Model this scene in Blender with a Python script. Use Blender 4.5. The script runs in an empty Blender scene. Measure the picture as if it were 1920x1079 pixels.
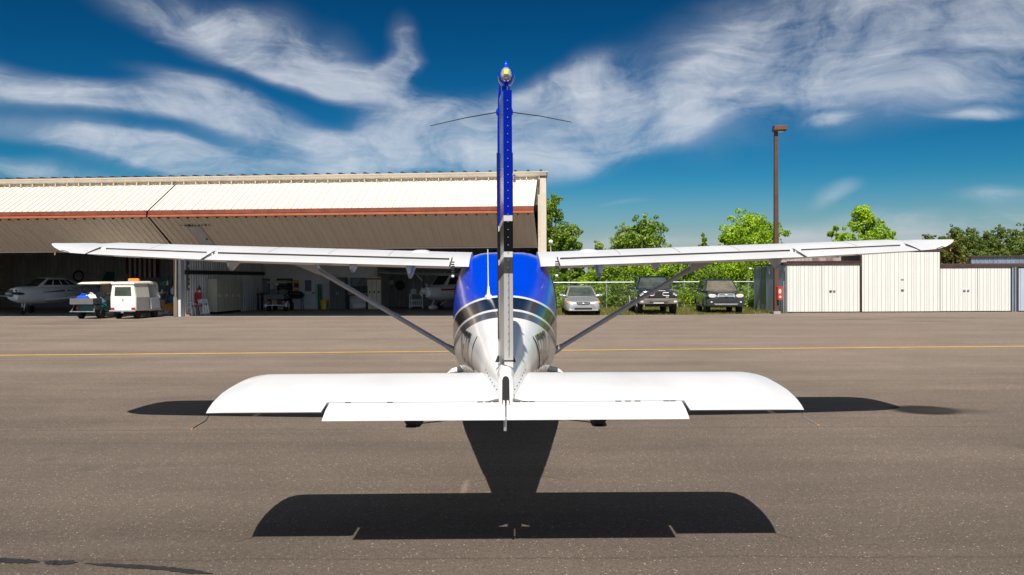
import bpy, bmesh, math, random
from mathutils import Vector, Matrix, Quaternion
from mathutils.bvhtree import BVHTree

R = math.radians
PI = math.pi
scene = bpy.context.scene
col = scene.collection
random.seed(7)

# ------------------------------------------------------------------ camera, sky, sun, exposure
CAM_H = 1.752            # metres above the apron
FPX = 1650.0             # focal length in pixels of a 1920 wide frame
ROLL = 0.0045            # the photographer held the camera a quarter degree off level
cam_d = bpy.data.cameras.new('camera')
cam_d.sensor_width = 36.0
cam_d.lens = FPX / 1920 * 36.0
cam_d.clip_start = 0.05
cam_d.clip_end = 6000
cam = bpy.data.objects.new('camera', cam_d)
col.objects.link(cam)
cam.matrix_world = (Matrix.Translation((0, 0, CAM_H)) @ Matrix.Rotation(R(90) - math.atan(14.5 / FPX), 4, 'X')
                    @ Matrix.Rotation(-ROLL, 4, 'Z'))
scene.camera = cam

SUN_EL, SUN_AZ = R(52.4), R(184)
to_sun = Vector((math.sin(SUN_AZ) * math.cos(SUN_EL), math.cos(SUN_AZ) * math.cos(SUN_EL), math.sin(SUN_EL)))
sun_d = bpy.data.lights.new('sun', 'SUN')
sun_d.energy = 5.0
sun_d.angle = R(0.53)
sun_d.color = (1.0, 0.94, 0.86)
sun = bpy.data.objects.new('sun', sun_d)
col.objects.link(sun)
sun.rotation_euler = (-to_sun).to_track_quat('-Z', 'Y').to_euler()

scene.view_settings.view_transform = 'Standard'
scene.view_settings.look = 'None'
scene.view_settings.exposure = 0.5
scene.view_settings.gamma = 1.0
scene.view_settings.use_curve_mapping = False
scene.cycles.diffuse_bounces = 8

SKY_STRENGTH = 0.1
SKY_TINT = (0.50, 0.92, 1.12)


def img(px, py):
    """pixel of the 1920 x 1079 photograph, roll taken out, relative to the horizon"""
    dx, dy = px - 960, py - 539.5
    return dx - ROLL * dy, (dy + ROLL * dx) + 14.5       # right, down from horizon


def G(px, py):
    x, y = img(px, py)
    d = FPX * CAM_H / y
    return Vector((x / FPX * d, d, 0))


def P(px, py, d):
    x, y = img(px, py)
    return Vector((x / FPX * d, d, CAM_H - y / FPX * d))


class NT:
    def __init__(self, tree):
        self.t = tree
        tree.nodes.clear()

    def n(self, typ, **kw):
        nd = self.t.nodes.new(typ)
        for k, v in kw.items():
            if k.startswith('i_'):
                nd.inputs[k[2:]].default_value = v
            else:
                setattr(nd, k, v)
        return nd

    def l(self, a, b):
        self.t.links.new(a, b)

    def math(self, op, a, b=None, c=None, clamp=False):
        nd = self.t.nodes.new('ShaderNodeMath')
        nd.operation = op
        nd.use_clamp = clamp
        for i, v in enumerate((a, b, c)):
            if v is None:
                continue
            if isinstance(v, (int, float)):
                nd.inputs[i].default_value = v
            else:
                self.l(v, nd.inputs[i])
        return nd.outputs[0]

    def smooth(self, v, a, b, o0=0.0, o1=1.0):
        nd = self.t.nodes.new('ShaderNodeMapRange')
        nd.interpolation_type = 'SMOOTHSTEP'
        nd.inputs[1].default_value = a
        nd.inputs[2].default_value = b
        nd.inputs[3].default_value = o0
        nd.inputs[4].default_value = o1
        self.l(v, nd.inputs[0])
        return nd.outputs[0]

    def mix(self, fac, a, b, blend='MIX'):
        nd = self.t.nodes.new('ShaderNodeMix')
        nd.data_type = 'RGBA'
        nd.blend_type = blend
        for idx, v in ((0, fac), (6, a), (7, b)):
            if isinstance(v, (int, float)):
                nd.inputs[idx].default_value = v
            elif isinstance(v, tuple):
                nd.inputs[idx].default_value = (*v[:3], 1)
            else:
                self.l(v, nd.inputs[idx])
        return nd.outputs[2]

    def noise(self, vec, scale, detail=4, rough=0.55, dist=0.0):
        nd = self.n('ShaderNodeTexNoise')
        nd.inputs['Scale'].default_value = scale
        nd.inputs['Detail'].default_value = detail
        nd.inputs['Roughness'].default_value = rough
        nd.inputs['Distortion'].default_value = dist
        if vec is not None:
            self.l(vec, nd.inputs['Vector'])
        return nd

    def mapping(self, vec, loc=(0, 0, 0), rot=(0, 0, 0), scale=(1, 1, 1), typ='POINT'):
        nd = self.n('ShaderNodeMapping', vector_type=typ)
        nd.inputs['Location'].default_value = loc
        nd.inputs['Rotation'].default_value = rot
        nd.inputs['Scale'].default_value = scale
        self.l(vec, nd.inputs['Vector'])
        return nd.outputs[0]


def build_world():
    w = bpy.data.worlds.new('World')
    scene.world = w
    w.use_nodes = True
    t = NT(w.node_tree)
    out = t.n('ShaderNodeOutputWorld')
    bg = t.n('ShaderNodeBackground')
    bg.inputs['Strength'].default_value = SKY_STRENGTH
    t.l(bg.outputs[0], out.inputs[0])
    sky = t.n('ShaderNodeTexSky')
    sky.sky_type = 'NISHITA'
    sky.sun_disc = False
    sky.sun_elevation = SUN_EL
    sky.sun_rotation = SUN_AZ
    sky.altitude = 200
    sky.air_density = 1.0
    sky.dust_density = 0.3
    sky.ozone_density = 2.5
    # a polarising filter deepens the blue: gamma and tint over the whole sky
    gam = t.n('ShaderNodeGamma')
    gam.inputs[1].default_value = 1.45
    sc = t.n('ShaderNodeVectorMath', operation='SCALE')
    sc.inputs['Scale'].default_value = 0.1
    t.l(sky.outputs[0], sc.inputs[0])
    t.l(sc.outputs[0], gam.inputs[0])
    cur = t.mix(1.0, gam.outputs[0], SKY_TINT, 'MULTIPLY')
    sp = t.n('ShaderNodeSeparateColor')
    t.l(cur, sp.inputs[0])
    gg = t.math('MULTIPLY', t.math('POWER', sp.outputs[1], 1.35), 5.5)
    bb = t.math('MULTIPLY', t.math('POWER', sp.outputs[2], 1.42), 4.86)
    rr = t.math('MINIMUM', t.math('MULTIPLY', t.math('POWER', sp.outputs[0], 2.5), 34.0), t.math('MULTIPLY', gg, 0.9))
    cb_ = t.n('ShaderNodeCombineColor')
    t.l(rr, cb_.inputs[0])
    t.l(gg, cb_.inputs[1])
    t.l(bb, cb_.inputs[2])
    blue = cb_.outputs[0]
    tc = t.n('ShaderNodeTexCoord')
    sep = t.n('ShaderNodeSeparateXYZ')
    t.l(tc.outputs['Generated'], sep.inputs[0])
    az = t.math('ARCTAN2', sep.outputs[0], sep.outputs[1])
    el = t.math('ARCSINE', sep.outputs[2])
    cmb = t.n('ShaderNodeCombineXYZ')
    t.l(az, cmb.inputs[0])
    t.l(el, cmb.inputs[1])
    p = cmb.outputs[0]
    # curl the cloud field at three sizes
    def warp(v, scl, amp, detail, rough=0.55):
        w_ = t.noise(t.mapping(v, loc=(scl * 0.31, scl * 0.17, 0), scale=(scl, scl * 1.7, 1)), 1.0, detail, rough)
        o_ = t.n('ShaderNodeVectorMath', operation='MULTIPLY_ADD')
        t.l(w_.outputs['Color'], o_.inputs[0])
        o_.inputs[1].default_value = (amp, amp * 0.6, 0)
        t.l(v, o_.inputs[2])
        s_ = t.n('ShaderNodeVectorMath', operation='SUBTRACT')
        t.l(o_.outputs[0], s_.inputs[0])
        s_.inputs[1].default_value = (amp * 0.5, amp * 0.3, 0)
        return s_.outputs[0]
    pw = warp(p, 5.0, 0.10, 2)
    pf = warp(warp(pw, 7.0, 0.075, 2, 0.5), 26.0, 0.018, 3, 0.6)
    blobs = [(1590, 60, 440, 135, 14, 1.25), (1800, 110, 260, 90, 8, 0.5), (1310, 190, 260, 48, 20, 1.0), (920, 258, 300, 66, 4, 1.15), (880, 215, 190, 60, 8, 0.5),
             (1060, 172, 110, 38, 22, 1.1), (430, 66, 290, 40, -18, 0.95), (520, 62, 110, 46, -8, 0.5), (600, 146, 210, 26, -8, 0.8),
             (705, 132, 90, 26, 18, 0.85), (752, 95, 40, 58, -14, 0.85), (640, 100, 60, 40, 0, 0.3), (110, 157, 270, 22, -4, 0.85), (420, 182, 150, 26, -16, 0.95), (180, 196, 260, 16, -6, 0.5),
             (470, 246, 300, 24, -6, 1.0), (250, 284, 310, 26, -13, 1.0), (480, 304, 290, 24, -3, 0.85), (60, 318, 180, 22, -5, 0.75),
             (1565, 370, 50, 18, 18, 0.8), (1555, 238, 42, 10, 8, 0.6), (1890, 362, 90, 20, 0, 0.9), (1820, 208, 60, 10, 4, 0.6),
             (1190, 387, 60, 6, 0, 0.45), (1640, 452, 560, 34, 3, 1.2), (1130, 455, 150, 28, 0, 0.7)]
    total = None
    for cx, cy, hl, ht, ang, wt in blobs:
        x, y = img(cx, cy)
        a = math.atan(x / FPX)
        e = math.atan(-y / FPX * math.cos(a))
        m = t.mapping(pw, loc=(a, e, 0), rot=(0, 0, R(ang)), scale=(hl * 1.35 / FPX, ht * 1.5 / FPX, 1), typ='TEXTURE')
        ln = t.n('ShaderNodeVectorMath', operation='LENGTH')
        t.l(m, ln.inputs[0])
        v = t.smooth(ln.outputs['Value'], 0.0, 1.2, wt, 0.0)
        total = v if total is None else t.math('ADD', total, v)
    # cloud veil added over the unseen sky behind, to lift and whiten shadow fill
    cz = t.math('MAXIMUM', sep.outputs[2], 0.12)
    cp = t.n('ShaderNodeCombineXYZ')
    t.l(t.math('DIVIDE', sep.outputs[0], cz), cp.inputs[0])
    t.l(t.math('DIVIDE', sep.outputs[1], cz), cp.inputs[1])
    gen = t.noise(t.mapping(cp.outputs[0], rot=(0, 0, 0.4), scale=(0.5, 1.6, 1)), 1.0, 5, 0.6, 0.8)
    behind = t.smooth(sep.outputs[1], 0.45, 0.0)
    genm = t.math('MULTIPLY', t.smooth(gen.outputs[0], 0.04, 0.28), behind)
    total = t.math('ADD', t.math('MINIMUM', total, 1.0), genm)
    # fibres
    f1 = t.noise(t.mapping(pf, rot=(0, 0, R(8)), scale=(3.2, 14, 1)), 1.0, 12, 0.64, 0.3)
    f2 = t.noise(t.mapping(pf, rot=(0, 0, R(-14)), scale=(9, 60, 1)), 1.0, 10, 0.62, 0.3)
    f3 = t.noise(t.mapping(pf, loc=(3, 1, 0), scale=(8, 11, 1)), 1.0, 12, 0.62, 0.4)
    f = t.math('ADD', t.math('ADD', t.math('MULTIPLY', f1.outputs[0], 0.42), t.math('MULTIPLY', f2.outputs[0], 0.30)), t.math('MULTIPLY', f3.outputs[0], 0.28))
    fn = t.math('MULTIPLY_ADD', t.math('SUBTRACT', f, 0.5), 3.3, 0.5)
    tot = t.math('MULTIPLY', t.math('MINIMUM', total, 1.25), 0.90)
    th = t.math('MULTIPLY_ADD', tot, -1.05, 1.02)
    m = t.math('DIVIDE', t.math('SUBTRACT', fn, th), 1.0, clamp=True)
    m = t.math('MULTIPLY', t.math('POWER', m, 1.25), t.smooth(tot, 0.0, 0.25))
    veil = t.math('MULTIPLY', t.smooth(tot, 0.10, 0.95), t.smooth(f3.outputs[0], 0.25, 0.62))
    m = t.math('MULTIPLY_ADD', m, 0.66, t.math('MULTIPLY', veil, 0.36), clamp=True)
    cloud = tuple(c / SKY_STRENGTH for c in (0.50, 0.53, 0.575))
    colr = t.mix(m, blue, cloud)
    # pale air low over the horizon
    hz = t.smooth(el, 0.115, 0.0, 0.0, 0.72)
    colr = t.mix(hz, colr, tuple(c / SKY_STRENGTH for c in (0.268, 0.285, 0.305)))
    t.l(colr, bg.inputs[0])


build_world()


# ------------------------------------------------------------------ helpers
def S(r, g, b):
    f = lambda c: (c / 255 / 12.92) if c / 255 <= 0.04045 else ((c / 255 + 0.055) / 1.055) ** 2.4
    return (f(r), f(g), f(b))


class MB:
    def __init__(self):
        self.v, self.f, self.m = [], [], []

    def add(self, vs, fs, m=0):
        o = len(self.v)
        self.v += [tuple(q) for q in vs]
        self.f += [tuple(i + o for i in fc) for fc in fs]
        self.m += [m] * len(fs)
        return self

    def box(self, x0, x1, y0, y1, z0, z1, m=0, M=None):
        vs = [Vector(q) for q in ((x0, y0, z0), (x1, y0, z0), (x1, y1, z0), (x0, y1, z0), (x0, y0, z1), (x1, y0, z1), (x1, y1, z1), (x0, y1, z1))]
        if M is not None:
            vs = [M @ q for q in vs]
        return self.add(vs, [(0, 3, 2, 1), (4, 5, 6, 7), (0, 1, 5, 4), (1, 2, 6, 5), (2, 3, 7, 6), (3, 0, 4, 7)], m)

    def poly(self, pts, m=0):
        return self.add(pts, [tuple(range(len(pts)))], m)

    def prism(self, pts, ext, m=0):
        n = len(pts)
        e = Vector(ext)
        vs = [Vector(q) for q in pts] + [Vector(q) + e for q in pts]
        fs = [tuple(range(n))[::-1], tuple(range(n, 2 * n))] + [(i, (i + 1) % n, n + (i + 1) % n, n + i) for i in range(n)]
        return self.add(vs, fs, m)

    def loft(self, rings, m=0, caps=True):
        n = len(rings[0])
        vs = [q for r in rings for q in r]
        fs = []
        for k in range(len(rings) - 1):
            for i in range(n):
                j = (i + 1) % n
                fs.append((k * n + i, k * n + j, (k + 1) * n + j, (k + 1) * n + i))
        if caps:
            fs.append(tuple(range(n))[::-1])
            fs.append(tuple((len(rings) - 1) * n + i for i in range(n)))
        return self.add(vs, fs, m)

    def tube(self, pts, r, n=8, m=0, squash=None):
        pts = [Vector(q) for q in pts]
        rs = r if isinstance(r, (list, tuple)) else [r] * len(pts)
        rings = []
        up = None
        for i, q in enumerate(pts):
            d = (pts[min(i + 1, len(pts) - 1)] - pts[max(i - 1, 0)]).normalized()
            if up is None:
                up = Vector((0, 0, 1)) if abs(d.z) < 0.9 else Vector((0, 1, 0))
            a = d.cross(up).normalized()
            b = a.cross(d).normalized()
            rings.append([q + rs[i] * (math.cos(2 * PI * k / n) * a + math.sin(2 * PI * k / n) * b) for k in range(n)])
        return self.loft(rings, m)

    def lathe(self, prof, c=(0, 0, 0), axis=(0, 0, 1), n=16, m=0):
        q = Vector((0, 0, 1)).rotation_difference(Vector(axis).normalized())
        c = Vector(c)
        rings = [[c + q @ Vector((r * math.cos(2 * PI * k / n), r * math.sin(2 * PI * k / n), h)) for k in range(n)] for r, h in prof]
        return self.loft(rings, m)

    def ball(self, c, r, n=12, m=0, k=7):
        rx, ry, rz = r if isinstance(r, tuple) else (r, r, r)
        rings = []
        for i in range(k + 1):
            t = -PI / 2 + PI * (i + 0.02) / (k + 0.04)
            rings.append([(c[0] + rx * math.cos(t) * math.cos(2 * PI * j / n), c[1] + ry * math.cos(t) * math.sin(2 * PI * j / n), c[2] + rz * math.sin(t)) for j in range(n)])
        return self.loft(rings, m)

    def mesh(self, name, mats, smooth=None, bevel=0.0, fix=True):
        me = bpy.data.meshes.new(name)
        me.from_pydata(self.v, [], self.f)
        for mt in (mats if isinstance(mats, (list, tuple)) else [mats]):
            me.materials.append(mt)
        if any(self.m):
            me.polygons.foreach_set('material_index', self.m)
        if fix or bevel:
            bm = bmesh.new()
            bm.from_mesh(me)
            if fix:
                bmesh.ops.recalc_face_normals(bm, faces=bm.faces)
            if bevel:
                es = [e for e in bm.edges if len(e.link_faces) == 2 and e.calc_face_angle(0) > R(35)]
                bmesh.ops.bevel(bm, geom=es, offset=bevel, segments=2, affect='EDGES', profile=0.6, clamp_overlap=True)
            bm.to_mesh(me)
            bm.free()
        if smooth is not None:
            me.polygons.foreach_set('use_smooth', [True] * len(me.polygons))
            me.set_sharp_from_angle(angle=R(smooth))
        return me

    def build(self, name, mats, parent=None, smooth=None, bevel=0.0, fix=True):
        return link(name, self.mesh(name, mats, smooth, bevel, fix), parent)


def link(name, me, parent=None, loc=None, rot=None):
    o = bpy.data.objects.new(name, me)
    col.objects.link(o)
    if parent is not None:
        o.parent = parent
    if loc is not None:
        o.location = loc
    if rot is not None:
        o.rotation_euler = rot
    return o


def tag(o, label=None, cat=None, group=None, kind=None):
    if label:
        o['label'] = label
    if cat:
        o['category'] = cat
    if group:
        o['group'] = group
    if kind:
        o['kind'] = kind
    return o


def thing(name, label, cat, loc=(0, 0, 0), rz=0.0, group=None):
    o = bpy.data.objects.new(name, None)
    o.empty_display_size = 0.3
    col.objects.link(o)
    o.location = loc
    o.rotation_euler = (0, 0, rz)
    return tag(o, label, cat, group)


def mat(name, color, rough=0.5, metal=0.0, var=0.12, vscale=3.0, bump=0.0, bscale=60.0, coat=0.0, spec=0.5, emit=None, trans=0.0, streak=(1, 1, 1), dirt=None):
    m = bpy.data.materials.new(name)
    m.use_nodes = True
    t = NT(m.node_tree)
    out = t.n('ShaderNodeOutputMaterial')
    b = t.n('ShaderNodeBsdfPrincipled')
    t.l(b.outputs[0], out.inputs[0])
    b.inputs['Roughness'].default_value = rough
    b.inputs['Metallic'].default_value = metal
    b.inputs['Coat Weight'].default_value = coat
    b.inputs['Coat Roughness'].default_value = 0.04
    b.inputs['Specular IOR Level'].default_value = spec
    b.inputs['Transmission Weight'].default_value = trans
    tc = t.n('ShaderNodeTexCoord')
    vec = t.mapping(tc.outputs['Object'], scale=streak)
    ns = t.noise(vec, vscale, 6, 0.62)
    lo = tuple(c * (1 - var) for c in color)
    hi = tuple(min(1, c * (1 + var * 0.6)) for c in color)
    base = t.mix(t.smooth(ns.outputs[0], 0.3, 0.7), lo, hi)
    if dirt:
        dcol, amount, dsc = dirt
        nd = t.noise(t.mapping(tc.outputs['Object'], loc=(3, 7, 1), scale=streak), dsc, 8, 0.7)
        base = t.mix(t.math('MULTIPLY', t.smooth(nd.outputs[0], 0.5, 0.75), amount), base, dcol)
    t.l(base, b.inputs['Base Color'])
    rr = t.math('MULTIPLY_ADD', ns.outputs[0], 0.12, rough - 0.06)
    t.l(rr, b.inputs['Roughness'])
    if bump:
        nb = t.noise(tc.outputs['Object'], bscale, 4, 0.6)
        bp = t.n('ShaderNodeBump')
        bp.inputs['Strength'].default_value = bump
        bp.inputs['Distance'].default_value = 0.02
        t.l(nb.outputs[0], bp.inputs['Height'])
        t.l(bp.outputs[0], b.inputs['Normal'])
    if emit:
        b.inputs['Emission Color'].default_value = (*emit[0], 1)
        b.inputs['Emission Strength'].default_value = emit[1]
    return m


M = {}
M['white_paint'] = mat('white_paint', (0.80, 0.80, 0.79), 0.22, 0, 0.03, 2, coat=0.5)
M['wing_white'] = mat('wing_white', (0.655, 0.66, 0.665), 0.30, 0, 0.04, 1.5, coat=0.25, dirt=((0.5, 0.48, 0.46), 0.3, 2.0), streak=(1, 0.3, 1))
M['silver_paint'] = mat('silver_paint', (0.42, 0.41, 0.40), 0.3, 0.3, 0.05, 3, coat=0.3)
M['strut_paint'] = mat('strut_paint', (0.74, 0.72, 0.70), 0.35, 0.0, 0.05, 3, coat=0.2)
M['blue_paint'] = mat('blue_paint', (0.0, 0.042, 0.60), 0.2, 0, 0.05, 2, coat=0.3, spec=0.3)
M['black_paint'] = mat('black_paint', (0.010, 0.010, 0.012), 0.25, 0, 0.2, 2, coat=0.4)
M['dark'] = mat('dark_recess', (0.012, 0.012, 0.012), 0.7, 0, 0.2, 5)
M['rubber'] = mat('rubber', (0.018, 0.018, 0.018), 0.75, 0, 0.3, 8)
M['bumper_chrome'] = mat('dull_bumper', (0.20, 0.175, 0.155), 0.35, 0.4, 0.2, 3)
M['chrome'] = mat('chrome', (0.80, 0.80, 0.81), 0.22, 0.6, 0.04, 5)
M['steel'] = mat('galvanised_steel', (0.50, 0.52, 0.54), 0.42, 0.75, 0.15, 6)
M['alu'] = mat('aluminium', (0.62, 0.63, 0.64), 0.35, 0.7, 0.08, 6)
M['glass'] = mat('dark_glass', (0.02, 0.025, 0.025), 0.05, 0, 0.1, 2, spec=0.8)
M['windscreen'] = mat('windscreen_glass', (0.055, 0.066, 0.058), 0.06, 0, 0.5, 2.2, spec=0.7)
M['lens_clear'] = mat('clear_lens', (0.62, 0.60, 0.52), 0.12, 0, 0.15, 18, coat=0.8)
M['lens_amber'] = mat('amber_lens', (0.80, 0.30, 0.06), 0.15, 0, 0.1, 8, coat=0.8)
M['lens_red'] = mat('red_lens', (0.32, 0.02, 0.015), 0.15, 0, 0.1, 8, coat=0.8)
M['strobe'] = mat('strobe_glass', (0.6, 0.6, 0.58), 0.1, 0.6, 0.3, 60, coat=1.0)
M['strobe_yellow'] = mat('yellow_lens', (0.75, 0.72, 0.05), 0.2, 0, 0.2, 60, coat=1.0)
M['cream_metal'] = mat('cream_metal', (0.60, 0.56, 0.485), 0.42, 0, 0.05, 1.2, dirt=((0.52, 0.44, 0.34), 0.35, 1.4), streak=(1, 1, 0.25))
M['shade_cream_metal'] = mat('shade_cream_metal', (0.74, 0.645, 0.54), 0.5, 0, 0.07, 0.8, dirt=((0.33, 0.26, 0.2), 0.35, 1.2), streak=(1, 1, 0.3))  # cream paint again; bounce light in the shade put into a lighter, warmer colour
M['trim_beige'] = mat('beige_trim', (0.60, 0.53, 0.43), 0.45, 0, 0.08, 2, dirt=((0.35, 0.28, 0.2), 0.4, 2))
M['rust_red'] = mat('rust_red_beam', (0.20, 0.048, 0.025), 0.6, 0, 0.25, 3, dirt=((0.09, 0.03, 0.02), 0.5, 4))
M['orange_beam'] = mat('primer_orange_beam', (0.38, 0.105, 0.042), 0.55, 0, 0.15, 3, dirt=((0.28, 0.07, 0.03), 0.5, 4))
M['shed_white'] = mat('shed_white_metal', (0.64, 0.635, 0.60), 0.45, 0, 0.05, 1.0, dirt=((0.50, 0.40, 0.27), 0.35, 1.1), streak=(1, 1, 0.3))
M['shed_blue'] = mat('bluish_metal', (0.40, 0.47, 0.55), 0.45, 0.1, 0.1, 1.5, dirt=((0.25, 0.27, 0.3), 0.4, 2), streak=(1, 1, 0.3))
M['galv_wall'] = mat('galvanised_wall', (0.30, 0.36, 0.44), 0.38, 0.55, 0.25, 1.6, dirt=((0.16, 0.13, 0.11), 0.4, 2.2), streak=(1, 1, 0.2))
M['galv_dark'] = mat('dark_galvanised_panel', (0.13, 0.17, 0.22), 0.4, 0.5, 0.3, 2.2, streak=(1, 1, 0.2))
M['pink_metal'] = mat('weathered_metal', (0.42, 0.37, 0.35), 0.5, 0.2, 0.2, 2, dirt=((0.22, 0.14, 0.11), 0.5, 2), streak=(1, 1, 0.2))
M['brown_trim'] = mat('brown_trim', (0.055, 0.028, 0.022), 0.55, 0, 0.3, 4, dirt=((0.14, 0.05, 0.03), 0.4, 6))
M['post_in_shade'] = mat('shaded_post', (0.20, 0.165, 0.125), 0.55, 0.1, 0.25, 4, streak=(1, 1, 0.3))  # post darkened and browned: shade under the raised door put into its colour
M['bronze'] = mat('bronze_pole', (0.105, 0.055, 0.034), 0.5, 0.2, 0.15, 3)
M['red_box'] = mat('red_cabinet', (0.62, 0.02, 0.02), 0.35, 0, 0.1, 5, coat=0.3)
M['inner_wall'] = mat('inner_wall_metal', (0.34, 0.34, 0.35), 0.6, 0.1, 0.25, 1.5, streak=(1, 1, 0.3))
M['inner_grey'] = mat('inner_grey_board', (0.78, 0.78, 0.80), 0.7, 0, 0.1, 1.5)
M['partition'] = mat('partition_metal', (0.60, 0.61, 0.63), 0.45, 0.2, 0.2, 2, streak=(1, 1, 0.2))
M['dark_steel'] = mat('dark_steel_beam', (0.035, 0.033, 0.032), 0.55, 0.2, 0.3, 3)
M['ceiling'] = mat('insulated_ceiling', (0.45, 0.44, 0.42), 0.9, 0, 0.2, 1)
M['concrete'] = mat('hangar_concrete', (0.30, 0.285, 0.27), 0.6, 0, 0.25, 0.9, dirt=((0.06, 0.055, 0.05), 0.6, 0.6))
M['locker'] = mat('olive_locker', (0.62, 0.585, 0.45), 0.5, 0.1, 0.08, 2)
M['locker_tan'] = mat('tan_locker', (0.72, 0.66, 0.48), 0.5, 0.1, 0.08, 2)
M['door_grey'] = mat('pale_grey_door', (0.72, 0.77, 0.84), 0.5, 0, 0.06, 2)
M['van_white'] = mat('van_white', (0.74, 0.73, 0.67), 0.35, 0, 0.06, 3, coat=0.2, dirt=((0.5, 0.45, 0.36), 0.3, 4))
M['grey_plastic'] = mat('grey_plastic', (0.12, 0.12, 0.125), 0.55, 0, 0.12, 5)
M['seat_grey'] = mat('grey_vinyl', (0.13, 0.13, 0.14), 0.5, 0, 0.15, 6)
M['roof_cream'] = mat('cream_plastic', (0.66, 0.62, 0.50), 0.4, 0, 0.06, 4)
M['teal'] = mat('teal_paint', (0.02, 0.16, 0.16), 0.3, 0, 0.1, 4, coat=0.3)
M['blue_plastic'] = mat('bright_blue_plastic', (0.005, 0.10, 0.75), 0.4, 0, 0.2, 12)
M['blue_drum'] = mat('blue_drum', (0.02, 0.17, 0.42), 0.45, 0, 0.2, 5)
M['cloth_blue'] = mat('blue_cloth', (0.04, 0.20, 0.36), 0.8, 0, 0.2, 12)
M['yellow'] = mat('yellow_plastic', (0.85, 0.60, 0.01), 0.45, 0, 0.1, 5)
M['ochre'] = mat('ochre_tarp', (0.50, 0.25, 0.02), 0.7, 0, 0.25, 5, bump=0.4, bscale=7)
M['poster'] = mat('orange_poster', (0.80, 0.42, 0.02), 0.6, 0, 0.2, 6)
M['poster_dark'] = mat('poster_print', (0.10, 0.03, 0.02), 0.6, 0, 0.5, 12)
M['amber_cap'] = mat('amber_beacon', (0.85, 0.20, 0.015), 0.2, 0, 0.15, 12, coat=0.8)
M['wood'] = mat('wood', (0.24, 0.15, 0.08), 0.65, 0, 0.3, 6, streak=(1, 1, 8))
M['cardboard'] = mat('cardboard', (0.36, 0.25, 0.15), 0.8, 0, 0.15, 4)
M['red_cloth'] = mat('red_vinyl', (0.42, 0.015, 0.03), 0.5, 0, 0.15, 5)
M['white_plain'] = mat('plain_white', (0.70, 0.70, 0.70), 0.5, 0, 0.06, 5)
M['flag_red'] = mat('flag_red', (0.13, 0.02, 0.025), 0.85, 0, 0.15, 5)
M['flag_white'] = mat('flag_white', (0.62, 0.60, 0.58), 0.85, 0, 0.1, 5)
M['flag_blue'] = mat('flag_blue', (0.01, 0.015, 0.07), 0.85, 0, 0.15, 5)
M['green_clutter'] = mat('green_plastic', (0.05, 0.20, 0.12), 0.6, 0, 0.4, 9)
M['silver_car'] = mat('silver_car_paint', (0.60, 0.61, 0.63), 0.24, 0.65, 0.05, 3, coat=0.7)
M['black_car'] = mat('black_car_paint', (0.012, 0.016, 0.022), 0.16, 0, 0.15, 3, coat=0.9)
M['grey_car'] = mat('dark_grey_car_paint', (0.040, 0.050, 0.058), 0.2, 0.35, 0.1, 3, coat=0.8)
M['black_plastic'] = mat('black_plastic', (0.014, 0.014, 0.015), 0.5, 0, 0.2, 6)
M['plate'] = mat('number_plate', (0.72, 0.73, 0.74), 0.4, 0, 0.1, 20)
M['piper_paint'] = mat('pale_aircraft_paint', (0.78, 0.82, 0.84), 0.3, 0, 0.06, 3, coat=0.4)
M['bark'] = mat('bark', (0.11, 0.08, 0.055), 0.9, 0, 0.35, 6, bump=0.6, bscale=18)
M['yellow_line'] = mat('worn_yellow_paint', (0.50, 0.30, 0.06), 0.7, 0, 0.15, 2, dirt=((0.22, 0.165, 0.11), 0.85, 3), bump=0.3, bscale=90)
M['tar'] = mat('crack_sealant', (0.022, 0.020, 0.018), 0.55, 0, 0.3, 12, bump=0.3, bscale=60)


def leaf_mat(name, c0, c1, sc=0.8):
    m = bpy.data.materials.new(name)
    m.use_nodes = True
    t = NT(m.node_tree)
    out = t.n('ShaderNodeOutputMaterial')
    b = t.n('ShaderNodeBsdfPrincipled')
    b.inputs['Roughness'].default_value = 0.5
    tr = t.n('ShaderNodeBsdfTranslucent')
    mx = t.n('ShaderNodeMixShader')
    mx.inputs[0].default_value = 0.42
    tc = t.n('ShaderNodeTexCoord')
    n1 = t.noise(tc.outputs['Object'], sc, 3, 0.6)
    n2 = t.noise(tc.outputs['Object'], 9.0, 2, 0.6)
    f = t.math('ADD', t.math('MULTIPLY', n1.outputs[0], 0.55), t.math('MULTIPLY', n2.outputs[0], 0.45))
    c = t.mix(t.smooth(f, 0.36, 0.64), c0, c1)
    t.l(c, b.inputs['Base Color'])
    t.l(t.mix(1.0, c, (1.15, 1.1, 0.6), 'MULTIPLY'), tr.inputs[0])
    t.l(b.outputs[0], mx.inputs[1])
    t.l(tr.outputs[0], mx.inputs[2])
    t.l(mx.outputs[0], out.inputs[0])
    return m


M['leaf_spring'] = leaf_mat('spring_leaves', (0.12, 0.26, 0.005), (0.42, 0.60, 0.014))
M['leaf_mid'] = leaf_mat('mid_green_leaves', (0.06, 0.145, 0.007), (0.26, 0.38, 0.02))
M['leaf_silver'] = leaf_mat('silvery_green_leaves', (0.11, 0.21, 0.018), (0.40, 0.50, 0.11))
M['leaf_shrub'] = leaf_mat('shrub_leaves', (0.095, 0.21, 0.005), (0.38, 0.54, 0.014))
M['leaf_pine'] = leaf_mat('pine_needles', (0.045, 0.085, 0.012), (0.17, 0.235, 0.035))
M['leaf_olive'] = leaf_mat('olive_leaves', (0.075, 0.085, 0.012), (0.20, 0.19, 0.03))
M['grass'] = leaf_mat('dry_grass', (0.09, 0.11, 0.02), (0.26, 0.25, 0.07), 1.2)


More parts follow.
